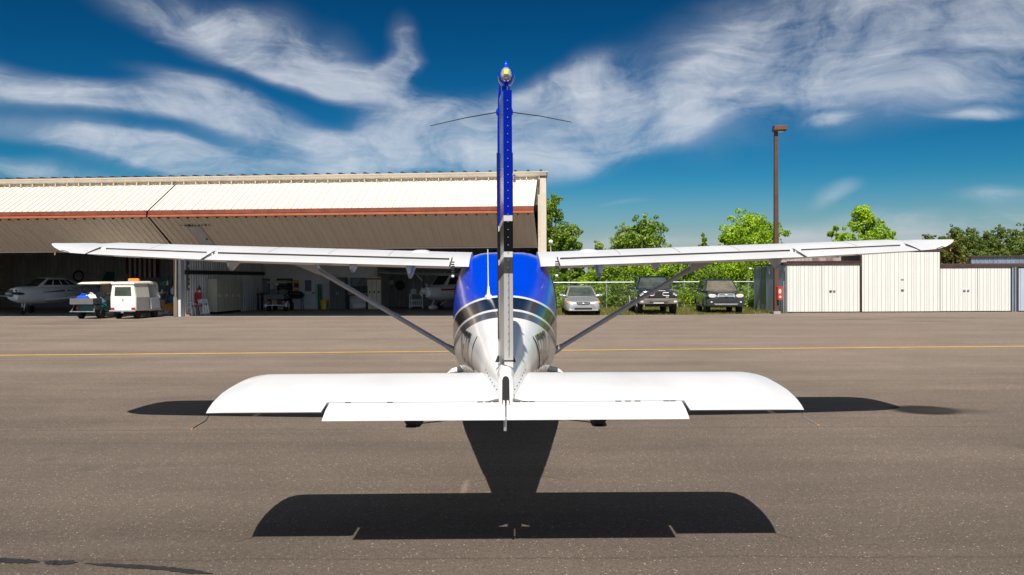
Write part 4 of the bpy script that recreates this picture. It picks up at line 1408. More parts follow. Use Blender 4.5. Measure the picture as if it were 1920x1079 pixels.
    for t_, wd, th in ((-0.04, 0.10, 0.032), (0.0, 0.09, 0.032), (0.07, 0.08, 0.030), (0.12, 0.072, 0.028), (0.92, 0.072, 0.028), (0.96, 0.085, 0.04), (1.03, 0.1, 0.05)):
        c = A.lerp(B, t_)
        rings.append([c + fore * (wd * math.cos(2 * PI * k / 14)) + nn * (th * math.sin(2 * PI * k / 14)) for k in range(14)])
    st = MB().loft(rings).build('wing_strut', M['strut_paint'], plane, smooth=50)
    mb = MB()
    mb.loft([[(side * 2.34, 5.60, 2.02), (side * 2.34, 5.84, 2.02), (side * 2.68, 5.82, 2.03), (side * 2.68, 5.62, 2.03)],
             [(side * 2.33, 5.62, 1.93), (side * 2.33, 5.82, 1.93), (side * 2.60, 5.80, 1.95), (side * 2.60, 5.64, 1.95)],
             [(side * 2.26, 5.64, 1.815), (side * 2.26, 5.80, 1.815), (side * 2.34, 5.80, 1.84), (side * 2.34, 5.64, 1.84)]])
    mb.build('strut_fairing', M['strut_paint'], st, bevel=0.012)

# ---------------- fin and rudder
FIN = [(1.20, 0.50, 2.05, 0.050), (1.5, 0.415, 1.78, 0.050), (1.9, 0.315, 1.50, 0.049), (2.3, 0.215, 1.20, 0.047), (2.7, 0.115, 0.92, 0.044), (2.86, 0.075, 0.78, 0.040), (2.945, 0.055, 0.64, 0.028)]


def fin_ring(z, yt, yl, th, n=9):
    cs = [(1 - math.cos(PI * k / n)) / 2 for k in range(n + 1)]
    prof = lambda c: th * min(1.0, 1.9 * math.sqrt(max(0, c)) * (1 - 0.35 * c) + 0.02)
    L = yl - yt
    a_ = [(prof(c), yl - c * L, z) for c in cs]
    b_ = [(-q[0], q[1], q[2]) for q in a_[::-1]]
    return a_ + b_[:-1]


fin = MB().loft([fin_ring(*r) for r in FIN]).build('fin', M['livery_fin'], plane, smooth=40)
# rudder swung a little to the right, blunt trailing edge
Hb, Ht = Vector((0, 0.490, 1.25)), Vector((0, 0.085, 2.845))
TEb, TEt = Vector((0.020, 0.300, 1.222)), Vector((0.017, -0.22, 2.843))
rings = []
for k in range(9):
    t_ = k / 8
    h, e_ = Hb.lerp(Ht, t_), TEb.lerp(TEt, t_)
    if k == 0:
        e_.z += 0.02
    hw_, ew = 0.043 - 0.006 * t_, 0.0285 - 0.0035 * t_
    rings.append([(-hw_, h.y, h.z), (-hw_ * 0.4 + e_.x * 0.55 - 0.016, h.y * 0.4 + e_.y * 0.6, h.z * 0.4 + e_.z * 0.6), (e_.x - ew, e_.y, e_.z), (e_.x + ew, e_.y, e_.z), (hw_ * 0.5 + e_.x * 0.5 + 0.014, h.y * 0.4 + e_.y * 0.6, h.z * 0.4 + e_.z * 0.6), (hw_, h.y, h.z)])
rud = MB().loft(rings).build('rudder', M['livery_fin'], plane, bevel=0.0)
mb = MB()
mb.prism([(-0.008, 0.31, 1.212), (0.048, 0.31, 1.192), (0.048, 0.31, 1.232), (-0.008, 0.31, 1.232)], (0, 0.12, 0))
mb.build('rudder_foot', M['livery_fin'], rud)
rv = MB().ball((0, 0, 0), (0.0036, 0.0022, 0.0036), 6, 0, 3).mesh('rivet', mat('dull_rivet', (0.22, 0.23, 0.27), 0.5, 0.3))
for k in range(34):
    t_ = 0.035 + 0.93 * k / 33
    q = TEb.lerp(TEt, t_)
    link('rivet', rv, rud, (q.x, q.y - 0.0015, q.z))
mb = MB()
A, B = TEb.lerp(TEt, 0.03), TEb.lerp(TEt, 0.40)
mb.box(-0.0012, 0.0012, -0.001, 0.0, 0, 1)
se = mb.build('trim_seam', M['dark'], rud)
se.location = A + Vector((0.003, -0.002, 0))
se.scale = (1, 1, (B - A).length)
se.rotation_euler = (math.atan2(-(B - A).y, (B - A).z) * 1.0, 0, 0)
for side in (-1, 1):                            # black notches at the rudder root
    MB().prism([(side * 0.040, 0, 0.026), (side * 0.052, 0, 0.026), (side * 0.068, 0, -0.016), (side * 0.040, 0, -0.016)], (0, 0.02, 0)).build('rudder_notch', M['dark'], fin).location = (0, 0.43, 1.232)
    MB().box(-0.004, 0.004, 0.0, 0.06, -0.6, 0.6, M=Matrix.Translation((side * 0.0465, 0.30, 1.95)) @ Matrix.Rotation(R(14), 4, 'X')).build('hinge_gap', M['dark'], fin)
# fin tip: beacon and navigation light
mb = MB().loft([[(0.022 * math.cos(a_), 0.02 + 0.12 * math.sin(a_), z) for a_ in [2 * PI * k / 12 for k in range(12)]] for z in (2.82, 2.94)])
mb.build('tip_mount', M['blue_paint'], fin, smooth=50)
bp_ = Vector((0.010, -0.16, 2.940))
bcn = MB().lathe([(0.0, 0.20), (0.022, 0.18), (0.046, 0.10), (0.050, 0.04), (0.046, 0.0), (0.036, -0.02)], bp_, (0, 1, 0), 18).build('beacon', M['blue_paint'], fin, smooth=50)
MB().ball(tuple(bp_ + Vector((0, -0.018, 0.002))), (0.034, 0.026, 0.043), 14).build('beacon_lens', M['strobe'], bcn, smooth=70)
MB().box(-0.013, 0.013, -0.052, -0.038, -0.002, 0.024).build('beacon_flash', M['strobe_yellow'], bcn).location = bp_
MB().lathe([(0.015, 0.0), (0.015, 0.03), (0.008, 0.05), (0, 0.055)], bp_ + Vector((0, 0.02, 0.035)), (0, 0, 1), 10).build('beacon_cap', M['blue_paint'], bcn, smooth=50)
for side, tip in ((-1, (-0.465, 0.24, 2.720)), (1, (0.42, 0.24, 2.740))):
    b0 = (side * 0.043, 0.43, 2.84)
    MB().tube([b0, Vector(b0).lerp(Vector(tip), 0.5) + Vector((0, 0, 0.006)), tip], [0.0042, 0.0036, 0.003], 6).build('whisker_antenna', M['black_plastic'], fin)
    MB().ball(b0, (0.014, 0.03, 0.025)).build('antenna_mount', M['blue_paint'], fin, smooth=60)
MB().tube([(0.058, 0.0, 2.34), (0.062, -0.03, 2.37), (0.048, -0.05, 2.38)], 0.008, 6).build('static_port', M['chrome'], fin)

# ---------------- tailplane and elevator
PL = [(0.0, 1.12, 0.0), (1.72, 1.105, 0.0), (1.765, 1.09, 0.0), (1.80, 1.06, 0.0), (1.82, 1.025, 0.10), (1.845, 0.95, 0.26), (1.858, 0.86, 0.40), (1.867, 0.75, 0.52)]


def stab_ring(x, yl, yt, th=1.0, n=10):
    def pz(y):
        return 0.957 + 0.110 * min(1, y / 1.1)
    top, bot = [], []
    for k in range(n + 1):
        c = (1 - math.cos(PI * k / n)) / 2
        y = yl - c * (yl - yt)
        cc = (1.12 - y) / 1.12 if yl > 0.9 else (yl - y) / max(0.05, yl)
        t_ = 0.042 * th * min(1.0, 3.0 * math.sqrt(max(0, (yl - y) / 0.95 + 0.0005)) * (1 - 0.0) / 1.6) * (1 if y > 0.5 else 0.12 + 0.88 * max(0, y) / 0.5)
        top.append((x, y, pz(y) + t_))
        bot.append((x, y, pz(y) - t_))
    return top + bot[1:-1][::-1] + [] if False else top + bot[::-1][1:-1]


CUT, HY = 1.112, 0.185
rings = []
for side in (-1, 1):
    pass


def plan(x):
    for a_, b_ in zip(PL, PL[1:]):
        if a_[0] <= x <= b_[0] + 1e-9:
            t_ = (x - a_[0]) / max(1e-9, b_[0] - a_[0])
            return a_[1] + (b_[1] - a_[1]) * t_, a_[2] + (b_[2] - a_[2]) * t_
    return PL[-1][1], PL[-1][2]


mb = MB()
xs = [-CUT, -0.7, -0.3, -0.12, -0.03, 0.03, 0.12, 0.3, 0.7, CUT]      # cut back in a V for the rudder
mb.loft([stab_ring(x, plan(abs(x))[0], HY + (0.085 if abs(x) < 0.1 else 0.0)) for x in xs])
for side in (-1, 1):
    rr_ = []
    for x in (CUT, 1.3, 1.5, 1.62, 1.70, 1.72, 1.745, 1.765, 1.785, 1.80, 1.81, 1.82, 1.833, 1.845, 1.852, 1.858, 1.863, 1.867):
        yl, yt = plan(x)
        rr_.append(stab_ring(side * x, yl, yt, max(0.15, min(1, (1.89 - x) / 0.2))))
    mb.loft(rr_)
stab = mb.build('tailplane', M['wing_white'], plane, smooth=38)


def elev_ring(x, n=6):
    top = [(x, HY + 0.006, 0.978), (x, HY - 0.008, 0.992), (x, 0.06, 0.966), (x, -0.055, 0.922)]
    bot = [(x, -0.055, 0.916), (x, 0.06, 0.945), (x, HY - 0.008, 0.962), (x, HY + 0.006, 0.970)]
    return top + bot


for xa, xb in ((-1.095, -0.004), (0.004, 1.095)):
    MB().loft([elev_ring(x) for x in (xa, (xa + xb) / 2, xb)]).build('elevator', M['wing_white'], stab)
for x in (-0.16, -0.11, -0.06, 0.07, 0.12, 0.16, 0.70, 0.76, 0.82, 1.0, 1.04, -0.98, -0.72):
    MB().box(x - 0.018, x + 0.018, HY - 0.014, HY - 0.003, 0.989, 0.996).build('hinge_slot', M['dark'], stab)
MB().tube([(-0.005, -0.01, 0.925), (-0.005, -0.012, 0.845)], 0.0095, 8).build('tail_tiedown', M['alu'], stab)
for side in (-1, 1):
    MB().tube([(side * 1.79, 0.02, 0.945), (side * 1.80, 0.0, 0.915), (side * 1.865, -0.04, 0.875)], 0.0035, 5).build('static_wick', M['black_plastic'], stab)
    MB().tube([(side * 1.865, -0.04, 0.875), (side * 1.876, -0.047, 0.867)], 0.0045, 5).build('wick_tip', M['wick_tip'], stab)
    # notch wall seen at the end of the elevator
    MB().poly([(side * (CUT - 0.003), HY, 0.955), (side * (CUT - 0.003), HY, 0.978), (side * (CUT - 0.003), 0.0, 0.960), (side * (CUT - 0.003), 0.0, 0.945)]).build('end_gap', M['grey_plastic'], stab)

# ---------------- roof antenna, undercarriage, propeller
MB().tube([(-0.155, 3.0, 1.60), (-0.157, 3.0, 1.68), (-0.16, 2.98, 2.04)], [0.009, 0.006, 0.0045], 8).build('whip_antenna', M['white_plain'], fus, smooth=60)
MB().lathe([(0.036, 0), (0.034, 0.012), (0.015, 0.03), (0.010, 0.10), (0.0, 0.10)], (-0.155, 3.0, 1.59), (0, -0.1, 1), 12).build('antenna_base', M['white_plain'], fus, smooth=50)
for side in (-1, 1):
    lg = MB().tube([(side * 0.40, 5.35, 0.70), (side * 0.62, 5.30, 0.66), (side * 0.98, 5.26, 0.34), (side * 1.08, 5.26, 0.23)], [0.045, 0.036, 0.03, 0.028], 10).build('main_gear_leg', M['strut_paint'], plane, smooth=50)
    MB().tube([(side * 0.52, 5.18, 0.64), (side * 0.66, 5.16, 0.645)], 0.014, 6).build('step', M['dark'], lg)
    wl = MB().lathe([(0.08, -0.07), (0.17, -0.085), (0.215, -0.055), (0.225, 0), (0.215, 0.055), (0.17, 0.085), (0.08, 0.07)], (side * 1.12, 5.26, 0.223), (1, 0, 0), 22).build('tyre', M['rubber'], lg, smooth=40)
    MB().lathe([(0, -0.06), (0.085, -0.055), (0.085, 0.055), (0, 0.06)], (side * 1.12, 5.26, 0.223), (1, 0, 0), 16).build('wheel_hub', M['white_plain'], lg, smooth=40)
ng = MB().tube([(0, 7.5, 0.75), (0, 7.55, 0.25)], 0.04, 10).build('nose_gear_leg', M['steel'], plane, smooth=50)
MB().lathe([(0.06, -0.06), (0.15, -0.07), (0.185, -0.04), (0.19, 0), (0.185, 0.04), (0.15, 0.07), (0.06, 0.06)], (0, 7.56, 0.19), (1, 0, 0), 20).build('tyre', M['rubber'], ng, smooth=40)
pr = MB().lathe([(0.19, 0), (0.17, 0.15), (0.10, 0.28), (0, 0.34)], (0, 8.55, 1.08), (0, 1, 0), 18).build('spinner', M['white_plain'], plane, smooth=50)
for sgn in (-1, 1):
    MB().loft([[(-w, 8.66 - tw, 1.08 + sgn * r_), (-w, 8.685 - tw, 1.08 + sgn * r_), (w, 8.685 + tw, 1.08 + sgn * r_), (w, 8.66 + tw, 1.08 + sgn * r_)] for r_, w, tw in ((0.1, 0.05, 0.05), (0.35, 0.085, 0.05), (0.65, 0.075, 0.03), (0.86, 0.05, 0.015))]).build('propeller_blade', M['black_plastic'], pr)
# ------------------------------------------------------------------ vehicles


def rrect(y, w, zb, zt, ex=5.0, n=28, tumble=0.0):
    zc, hz_ = (zb + zt) / 2, (zt - zb) / 2
    out = []
    for k in range(n):
        a_ = 2 * PI * (k + 0.5) / n
        c, s = math.cos(a_), math.sin(a_)
        x = w * math.copysign(abs(c) ** (2 / ex), c)
        z = zc + hz_ * math.copysign(abs(s) ** (2 / ex), s)
        x *= 1 - tumble * max(0, (z - zc) / hz_) ** 2
        out.append((x, y, z))
    return out


def face(q, u0, u1, v0, v1, off, nu=1):
    p00, p10, p11, p01 = [Vector(p_) for p_ in q]
    nrm = (p10 - p00).cross(p01 - p00).normalized()
    f = lambda u, v: (p00.lerp(p10, u)).lerp(p01.lerp(p11, u), v) + nrm * off
    return [f(u0, v0), f(u1, v0), f(u1, v1), f(u0, v1)], nrm


def pane(name, q, uv, mt, parent, th=0.02, off=0.006):
    pts, nrm = face(q, *uv, off - th)
    return MB().prism(pts, nrm * th).build(name, mt, parent, bevel=0.006)


def wheel(parent, x, y, r, w, rim=True):
    o = bpy.data.objects.new('wheel', None)
    col.objects.link(o)
    o.parent = parent
    o.location = (x, y, r)
    MB().lathe([(r * 0.6, -w / 2), (r * 0.93, -w / 2), (r, -w * 0.36), (r, w * 0.36), (r * 0.93, w / 2), (r * 0.6, w / 2)], (0, 0, 0), (1, 0, 0), 22).build('tyre', M['rubber'], o, smooth=40)
    mb = MB().lathe([(0, -w * 0.42), (r * 0.2, -w * 0.42), (r * 0.6, -w * 0.30), (r * 0.61, w * 0.30), (r * 0.2, w * 0.42), (0, w * 0.42)], (0, 0, 0), (1, 0, 0), 22)
    for k in range(5):
        a_ = 2 * PI * k / 5
        for sg in (-1, 1):
            mb.box(sg * w * 0.40 - 0.012, sg * w * 0.40 + 0.012, -0.035, 0.035, 0.04, r * 0.58, M=Matrix.Rotation(a_, 4, 'X'))
    mb.build('rim', M['alu'], o, smooth=30)
    return o


def cabin(parent, paint, yb0, yb1, wb, zb, yt0, yt1, wt, zt, side_splits, screen=None, rear=True):
    """glasshouse: body coloured frame with panes set a few millimetres proud"""
    B = [(-wb, yb0, zb), (wb, yb0, zb), (wb, yb1, zb), (-wb, yb1, zb)]
    T = [(-wt, yt0, zt), (wt, yt0, zt), (wt, yt1, zt), (-wt, yt1, zt)]
    mid = [tuple(Vector(b_).lerp(Vector(t_), 0.5)) for b_, t_ in zip(B, T)]
    top2 = [(-wt * 0.86, yt0 + 0.12, zt + 0.045), (wt * 0.86, yt0 + 0.12, zt + 0.045), (wt * 0.86, yt1 - 0.12, zt + 0.045), (-wt * 0.86, yt1 - 0.12, zt + 0.045)]
    o = MB().loft([B, mid, T, top2]).build('cabin', paint, parent, smooth=50, bevel=0.035)
    pane('windshield', (B[0], B[1], T[1], T[0]), (0.055, 0.945, 0.06, 0.93), screen or M['windscreen'], o)
    pane('rear_window', (B[2], B[3], T[3], T[2]), (0.07, 0.93, 0.15, 0.92), M['glass'], o)
    for q in ((B[1], B[2], T[2], T[1]), (B[3], B[0], T[0], T[3])):
        for a_, b_ in side_splits:
            uv = (a_, b_, 0.10, 0.90) if q[0][0] > 0 else (1 - b_, 1 - a_, 0.10, 0.90)
            pane('side_window', q, uv, M['glass'], o)
    return o


def mirror(parent, x, y, z, s, mt, drop=0.0):
    sg = 1 if x > 0 else -1
    o = MB().loft([[(x + sg * dx, y + dy, z + dz) for dx, dz in ((-.02, -.06 * s), (.19 * s, -.055 * s), (.21 * s, .055 * s), (.02, .07 * s))] for dy in (0, 0.10)]).build('side_mirror', mt, parent, bevel=0.02)
    MB().tube([(x - sg * 0.10, y + 0.05, z - 0.02), (x + sg * 0.02, y + 0.05, z - 0.01)], 0.022, 6).build('mirror_arm', mt, o)
    return o


def slab(name, pts, y, th, mt, parent, bevel=0.01):
    """flat part on the nose: x,z outline standing proud towards the viewer"""
    return MB().prism([(p_[0], y, p_[1]) for p_ in pts], (0, th, 0)).build(name, mt, parent, bevel=bevel)


def vehicle_at(px, d, dy=0.0):
    return Vector((img(px, 570)[0] / FPX * d, d, 0.0))


# silver sedan
v = vehicle_at(1093.8, 42.9)
car = thing('parked_sedan', 'silver four-door sedan parked nose out at the grass edge', 'car', v, R(-0.6), 'vehicles parked along the grass edge')
SEC = [(0.0, .66, .27, .60), (.06, .78, .22, .665), (.22, .855, .19, .71), (.6, .888, .18, .775), (1.25, .893, .18, .885), (1.7, .893, .18, .925), (3.0, .893, .18, .945), (4.2, .885, .19, .955), (4.75, .84, .25, .94), (4.87, .76, .34, .84)]
body = MB().loft([rrect(y, w, a_, b_, 5.5, 28, 0.06) for y, w, a_, b_ in SEC]).build('body', M['silver_car'], car, smooth=42)
cabin(car, M['silver_car'], 1.28, 4.45, .80, .89, 2.10, 3.60, .60, 1.385, ((.10, .46), (.49, .80)))
for sg in (-1, 1):
    slab('headlight', [(sg * .30, .565), (sg * .40, .55), (sg * .60, .56), (sg * .70, .58), (sg * .70, .685), (sg * .58, .675), (sg * .33, .625)], 0.035, .16, M['lens_clear'], car)
    slab('turn_signal', [(sg * .685, .575), (sg * .80, .60), (sg * .81, .70), (sg * .69, .69)], 0.055, .18, M['lens_amber'], car)
    slab('fog_light', [(sg * .50, .30), (sg * .68, .31), (sg * .68, .36), (sg * .50, .355)], 0.0, .1, M['lens_clear'], car)
    mirror(car, sg * .90, 1.62, .96, 0.95, M['silver_car'])
gr = slab('grille', [(-.34, .625), (-.28, .53), (.28, .53), (.34, .625), (.20, .655), (-.20, .655)], -0.025, .12, M['black_plastic'], car)
for z in (.555, .585, .615):
    slab('grille_slat', [(-.28, z), (.28, z), (.29, z + .010), (-.29, z + .010)], -0.034, .02, M['chrome'], gr, 0)
em = MB().tube([(-.05, -0.045, .55), (-.018, -0.045, .635), (.018, -0.045, .635), (.05, -0.045, .55)], .011, 6)
em.tube([(-.035, -.045, .585), (.035, -.045, .585)], .009, 6)
em.build('emblem', M['chrome'], gr)
slab('lower_intake', [(-.42, .275), (.42, .275), (.44, .375), (-.44, .375)], -0.012, .08, M['dark'], car)
slab('bumper_lip', [(-.70, .225), (.70, .225), (.74, .265), (-.74, .265)], -0.02, .15, M['silver_car'], car)
MB().box(-.55, .55, 1.30, 1.36, .895, .905).build('wiper_cowl', M['black_plastic'], car)
for x in (-.78, .78):
    for y in (.92, 3.66):
        wheel(car, x, y, .315, .20)

# black pickup
v = vehicle_at(1234.5, 43.1)
car = thing('parked_pickup', 'black crew cab pickup truck with two white bracket lights in its grille', 'pickup truck', v, R(-2.2), 'vehicles parked along the grass edge')
SEC = [(0.05, .80, .62, 1.10), (.12, .90, .55, 1.19), (.4, .985, .50, 1.235), (.9, 1.0, .48, 1.26), (1.5, 1.0, .48, 1.295), (2.2, 1.0, .48, 1.30), (4.1, 1.0, .48, 1.31), (5.6, 1.0, .50, 1.31), (5.75, .97, .55, 1.28)]
MB().loft([rrect(y, w, a_, b_, 6, 28, 0.05) for y, w, a_, b_ in SEC]).build('body', M['black_car'], car, smooth=42)
MB().loft([rrect(y, w, a_, b_, 4, 20) for y, w, a_, b_ in ((.25, .52, 1.1, 1.265), (.7, .6, 1.1, 1.32), (1.6, .66, 1.1, 1.345))]).build('hood', M['black_car'], car, smooth=50)
cabin(car, M['black_car'], 1.55, 3.95, .90, 1.27, 2.25, 3.75, .70, 1.87, ((.20, .56), (.60, .93)))
gr = slab('grille', [(-.60, .83), (.60, .83), (.62, 1.10), (.50, 1.155), (-.50, 1.155), (-.62, 1.10)], -0.02, .1, M['black_plastic'], car)
slab('hood_trim', [(-.40, 1.165), (.40, 1.165), (.30, 1.20), (-.30, 1.20)], -0.01, .1, M['chrome'], car)
LED = mat('white_led_bar', (0.8, 0.77, 0.68), 0.3, 0, 0.03, 5)
for sg in (-1, 1):
    MB().tube([(sg * .50, -.045, 1.085), (sg * .26, -.045, 1.085), (sg * .215, -.045, 1.06), (sg * .20, -.045, 1.02), (sg * .215, -.045, .975), (sg * .26, -.045, .945), (sg * .52, -.045, .94)], .018, 8).build('bracket_light', LED, gr, smooth=60)
    hl = slab('headlight', [(sg * .66, .90), (sg * .92, .93), (sg * .93, 1.10), (sg * .70, 1.12)], -0.005, .2, mat('smoked_lamp', (0.06, 0.06, 0.065), 0.1, 0.3, 0.2, 9, coat=0.8), car)
    for (x, z) in ((.765, 1.035), (.855, .975)):
        MB().lathe([(.052, 0), (.052, .03), (.038, .03), (.038, .012), (0, .012)], (sg * x, .0, z), (0, -1, 0), 16).build('projector_ring', M['lens_clear'], hl, smooth=40)
    slab('fog_light', [(sg * .74, .60), (sg * .90, .62), (sg * .90, .70), (sg * .74, .70)], -0.11, .1, M['lens_clear'], car)
    m_ = MB().loft([[(sg * (1.03 + dx), 1.75 + dy, 1.30 + dz) for dx, dz in ((0, -.05), (.27, -.045), (.30, .035), (.22, .08), (0, .05))] for dy in (0, .14)]).build('side_mirror', M['black_plastic'], car, bevel=0.02)
    MB().box(sg * 1.0 - .04, sg * 1.0 + .04, 1.78, 1.86, 1.26, 1.31).build('mirror_arm', M['black_plastic'], m_)
    # pale wheel arch lip
    mb = MB()
    for yy in (.98, 4.62):
        mb.tube([(sg * 1.0, yy + .47 * math.cos(PI * k / 10), .40 + .47 * math.sin(PI * k / 10)) for k in range(11)], .018, 5)
    mb.build('arch_lip', M['chrome'], car)
slab('bumper', [(-.93, .53), (.93, .53), (.98, .62), (.98, .76), (.90, .80), (-.90, .80), (-.98, .76), (-.98, .62)], -0.10, .25, M['bumper_chrome'], car, 0.03)
slab('bumper_opening', [(-.42, .60), (.42, .60), (.45, .655), (-.45, .655)], -0.112, .05, M['dark'], car)
slab('number_plate', [(-.25, .565), (.25, .565), (.25, .605), (-.25, .605)], -0.118, .02, M['plate'], car, 0)
slab('grille_badge', [(.36, .86), (.50, .86), (.50, .885), (.36, .885)], -0.03, .02, M['plate'], gr, 0)
slab('skid_bar', [(-.6, .40), (.6, .40), (.66, .50), (-.66, .50)], 0.05, .2, M['black_plastic'], car)
for x in (-.84, .84):
    for y in (.98, 4.62):
        wheel(car, x, y, .405, .28)

# dark grey suv
v = vehicle_at(1361.5, 43.9)
car = thing('parked_suv', 'dark grey suv with chrome grille parked next to the bluish shed wall', 'suv', v, R(-4.0), 'vehicles parked along the grass edge')
SEC = [(0.02, .76, .40, .88), (.10, .87, .34, .98), (.30, .93, .31, 1.03), (.7, .95, .30, 1.065), (1.3, .955, .30, 1.11), (2.0, .955, .30, 1.13), (3.6, .955, .30, 1.15), (4.6, .94, .34, 1.15), (4.78, .88, .42, 1.10)]
MB().loft([rrect(y, w, a_, b_, 5.5, 28, 0.05) for y, w, a_, b_ in SEC]).build('body', M['grey_car'], car, smooth=42)
MB().loft([rrect(y, w, a_, b_, 4, 20) for y, w, a_, b_ in ((.35, .5, .9, 1.05), (.7, .62, .95, 1.11), (1.35, .70, 1.0, 1.15))]).build('hood', M['grey_car'], car, smooth=50)
cb = cabin(car, M['grey_car'], 1.30, 4.62, .885, 1.11, 2.0, 4.25, .68, 1.69, ((.17, .42), (.45, .70), (.73, .95)), mat('tan_reflecting_windscreen', (0.12, 0.112, 0.082), 0.08, 0, 0.3, 3, spec=0.7))
for sg in (-1, 1):
    MB().tube([(sg * .60, 2.3, 1.72), (sg * .60, 2.35, 1.79), (sg * .60, 4.0, 1.79), (sg * .60, 4.05, 1.72)], .022, 6).build('roof_rail', M['black_plastic'], cb)
    slab('headlight', [(sg * .50, .84), (sg * .62, .80), (sg * .80, .82), (sg * .87, .87), (sg * .86, .965), (sg * .76, 1.0), (sg * .56, .985), (sg * .48, .93)], -0.025, .22, M['lens_clear'], car, 0.03)
    slab('lower_lamp', [(sg * .66, .54), (sg * .80, .55), (sg * .80, .64), (sg * .66, .63)], -0.03, .15, M['black_plastic'], car)
    MB().ball((sg * .72, -.035, .585), (.055, .03, .045)).build('fog_light', M['lens_clear'], car, smooth=60)
    mirror(car, sg * .97, 1.75, 1.19, 1.1, M['black_plastic'])
    mb = MB()
    for yy in (.95, 3.75):
        mb.tube([(sg * .95, yy + .44 * math.cos(PI * k / 10), .36 + .44 * math.sin(PI * k / 10)) for k in range(11)], .03, 5)
    mb.build('wheel_flare', M['grey_car'], car)
    MB().box(sg * .97 - .03, sg * .97 + .03, 1.45, 3.25, .34, .39).build('running_board', M['grey_plastic'], car)
gr = slab('grille', [(-.42, .83), (.42, .83), (.40, .99), (.34, 1.0), (-.34, 1.0), (-.40, .99)], -0.035, .15, M['black_plastic'], car)
for z, w in ((.845, .42), (.905, .40), (.975, .36)):
    slab('grille_bar', [(-w, z), (w, z), (w - .01, z + .034), (-w + .01, z + .034)], -0.06, .03, M['chrome'], gr, 0.006)
for sg in (-1, 1):
    slab('grille_bar', [(sg * .37, .83), (sg * .43, .83), (sg * .40, 1.0), (sg * .34, 1.0)], -0.055, .03, M['chrome'], gr, 0.006)
em = MB()
for rx, rz_ in ((.085, .052), (.032, .050), (.055, .020)):
    em.tube([(rx * math.cos(2 * PI * k / 16), -.075, .925 + (0.02 if rz_ == .020 else 0) + rz_ * math.sin(2 * PI * k / 16)) for k in range(17)], .010, 5)
em.build('emblem', M['chrome'], gr)
slab('bumper', [(-.88, .40), (.88, .40), (.93, .55), (.90, .74), (.5, .79), (-.5, .79), (-.90, .74), (-.93, .55)], -0.015, .2, M['grey_car'], car, 0.03)
slab('lower_intake', [(-.43, .535), (.43, .535), (.46, .645), (-.46, .645)], -0.022, .1, M['dark'], car)
slab('skid_plate', [(-.55, .44), (.55, .44), (.60, .515), (-.60, .515)], -0.03, .1, mat('skid_metal', (0.30, 0.28, 0.27), 0.4, 0.3), car)
for x in (-.80, .80):
    for y in (.95, 3.75):
        wheel(car, x, y, .375, .25)

# ------------------------------------------------------------------ little white van and golf cart outside the left bay
van = thing('utility_van', 'small boxy white van seen from behind with amber light bar and open front door', 'van', (-18.15, 41.05, 0), R(-4))
W, L = 0.60, 2.55
ring = lambda y, w0, w1, z0, z1: [(-w0, y, z0), (w0, y, z0), (w0 + .01, y, (z0 + z1) * .5), (w1, y, z1), (-w1, y, z1), (-w0 - .01, y, (z0 + z1) * .5)]
vb = MB().loft([ring(0.0, W, W * .86, .42, 1.62), ring(0.08, W + .02, W * .88, .38, 1.64), ring(1.35, W + .02, W * .88, .36, 1.64)]).build('body', M['van_white'], van, bevel=0.03)
mb = MB()
mb.box(-W, W, 1.36, L, .34, .42)
mb.prism([(-W - .0, L - .12, .42), (-W, L, .42), (-W * .88, L - .32, 1.62), (-W * .88, L - .44, 1.62)], (2 * W * .94, 0, 0))
mb.build('front_frame', M['van_white'], van, bevel=0.012)
MB().loft([[(-W * .93, -.05, 1.63), (W * .93, -.05, 1.63), (W * .93, L - .25, 1.63), (-W * .93, L - .25, 1.63)], [(-W * .90, .0, 1.70), (W * .90, 0, 1.70), (W * .9, L - .4, 1.72), (-W * .9, L - .4, 1.72)], [(-W * .7, .2, 1.745), (W * .7, .2, 1.745), (W * .7, L - .7, 1.765), (-W * .7, L - .7, 1.765)]]).build('roof', M['van_white'], van, bevel=0.015)
q = [(-W, 0, .42), (W, 0, .42), (W * .86, 0, 1.62), (-W * .86, 0, 1.62)]
pane('rear_window', q, (.13, .87, .54, .90), M['windscreen'], vb)
hatch = pane('rear_hatch', q, (.05, .95, .17, .965), M['van_white'], vb, 0.02, 0.004)
MB().tube([(0.0, -.03, .95), (0.01, -.04, .88), (0, -.03, .84)], .014, 6).build('hatch_handle', M['dark'], hatch)
qs = [(W + .01, .03, .40), (W + .01, 1.35, .40), (W * .88, 1.35, 1.62), (W * .88, .03, 1.62)]
pane('side_window', qs, (.22, .82, .58, .90), M['glass'], vb)
pane('side_window', qs, (.87, .97, .58, .90), M['glass'], vb)
pane('side_panel', qs, (.03, .98, .04, .50), M['grey_plastic'] if False else mat('van_lower_shade', (0.36, 0.36, 0.36), 0.5, 0, 0.06, 3), vb, 0.02, 0.004)  # lower side greyed: shade on the white body put into the panel colour
MB().box(-W * .9, W * .9, 1.4, 2.3, .42, .80).build('seat', M['seat_grey'], van, bevel=0.04)
dr = MB()
dr.prism([(W + .02, 1.42, .42), (W + .02, 2.35, .42), (W - .02, 2.30, .95), (W - .02, 1.42, .95)], (0.05, 0, 0))
dr.tube([(W + .03, 2.36, .95), (W - .07, 2.10, 1.6), (W - .07, 1.45, 1.62)], .035, 6)
dr.build('front_door', mat('pale_blue_grey', (0.42, 0.46, 0.52), 0.45), van, bevel=0.01)
MB().box(-W - .03, W + .03, -.10, -.02, .36, .41).build('rear_bumper', M['chrome'], van, bevel=0.01)
for sg in (-1, 1):
    MB().box(sg * .50 - .09, sg * .50 + .09, -.035, .02, .43, .54).build('tail_light', M['lens_red'], van, bevel=0.015)
MB().box(-.06, .06, -.09, -.03, .28, .36).build('tow_hitch', M['steel'], van, bevel=0.01)
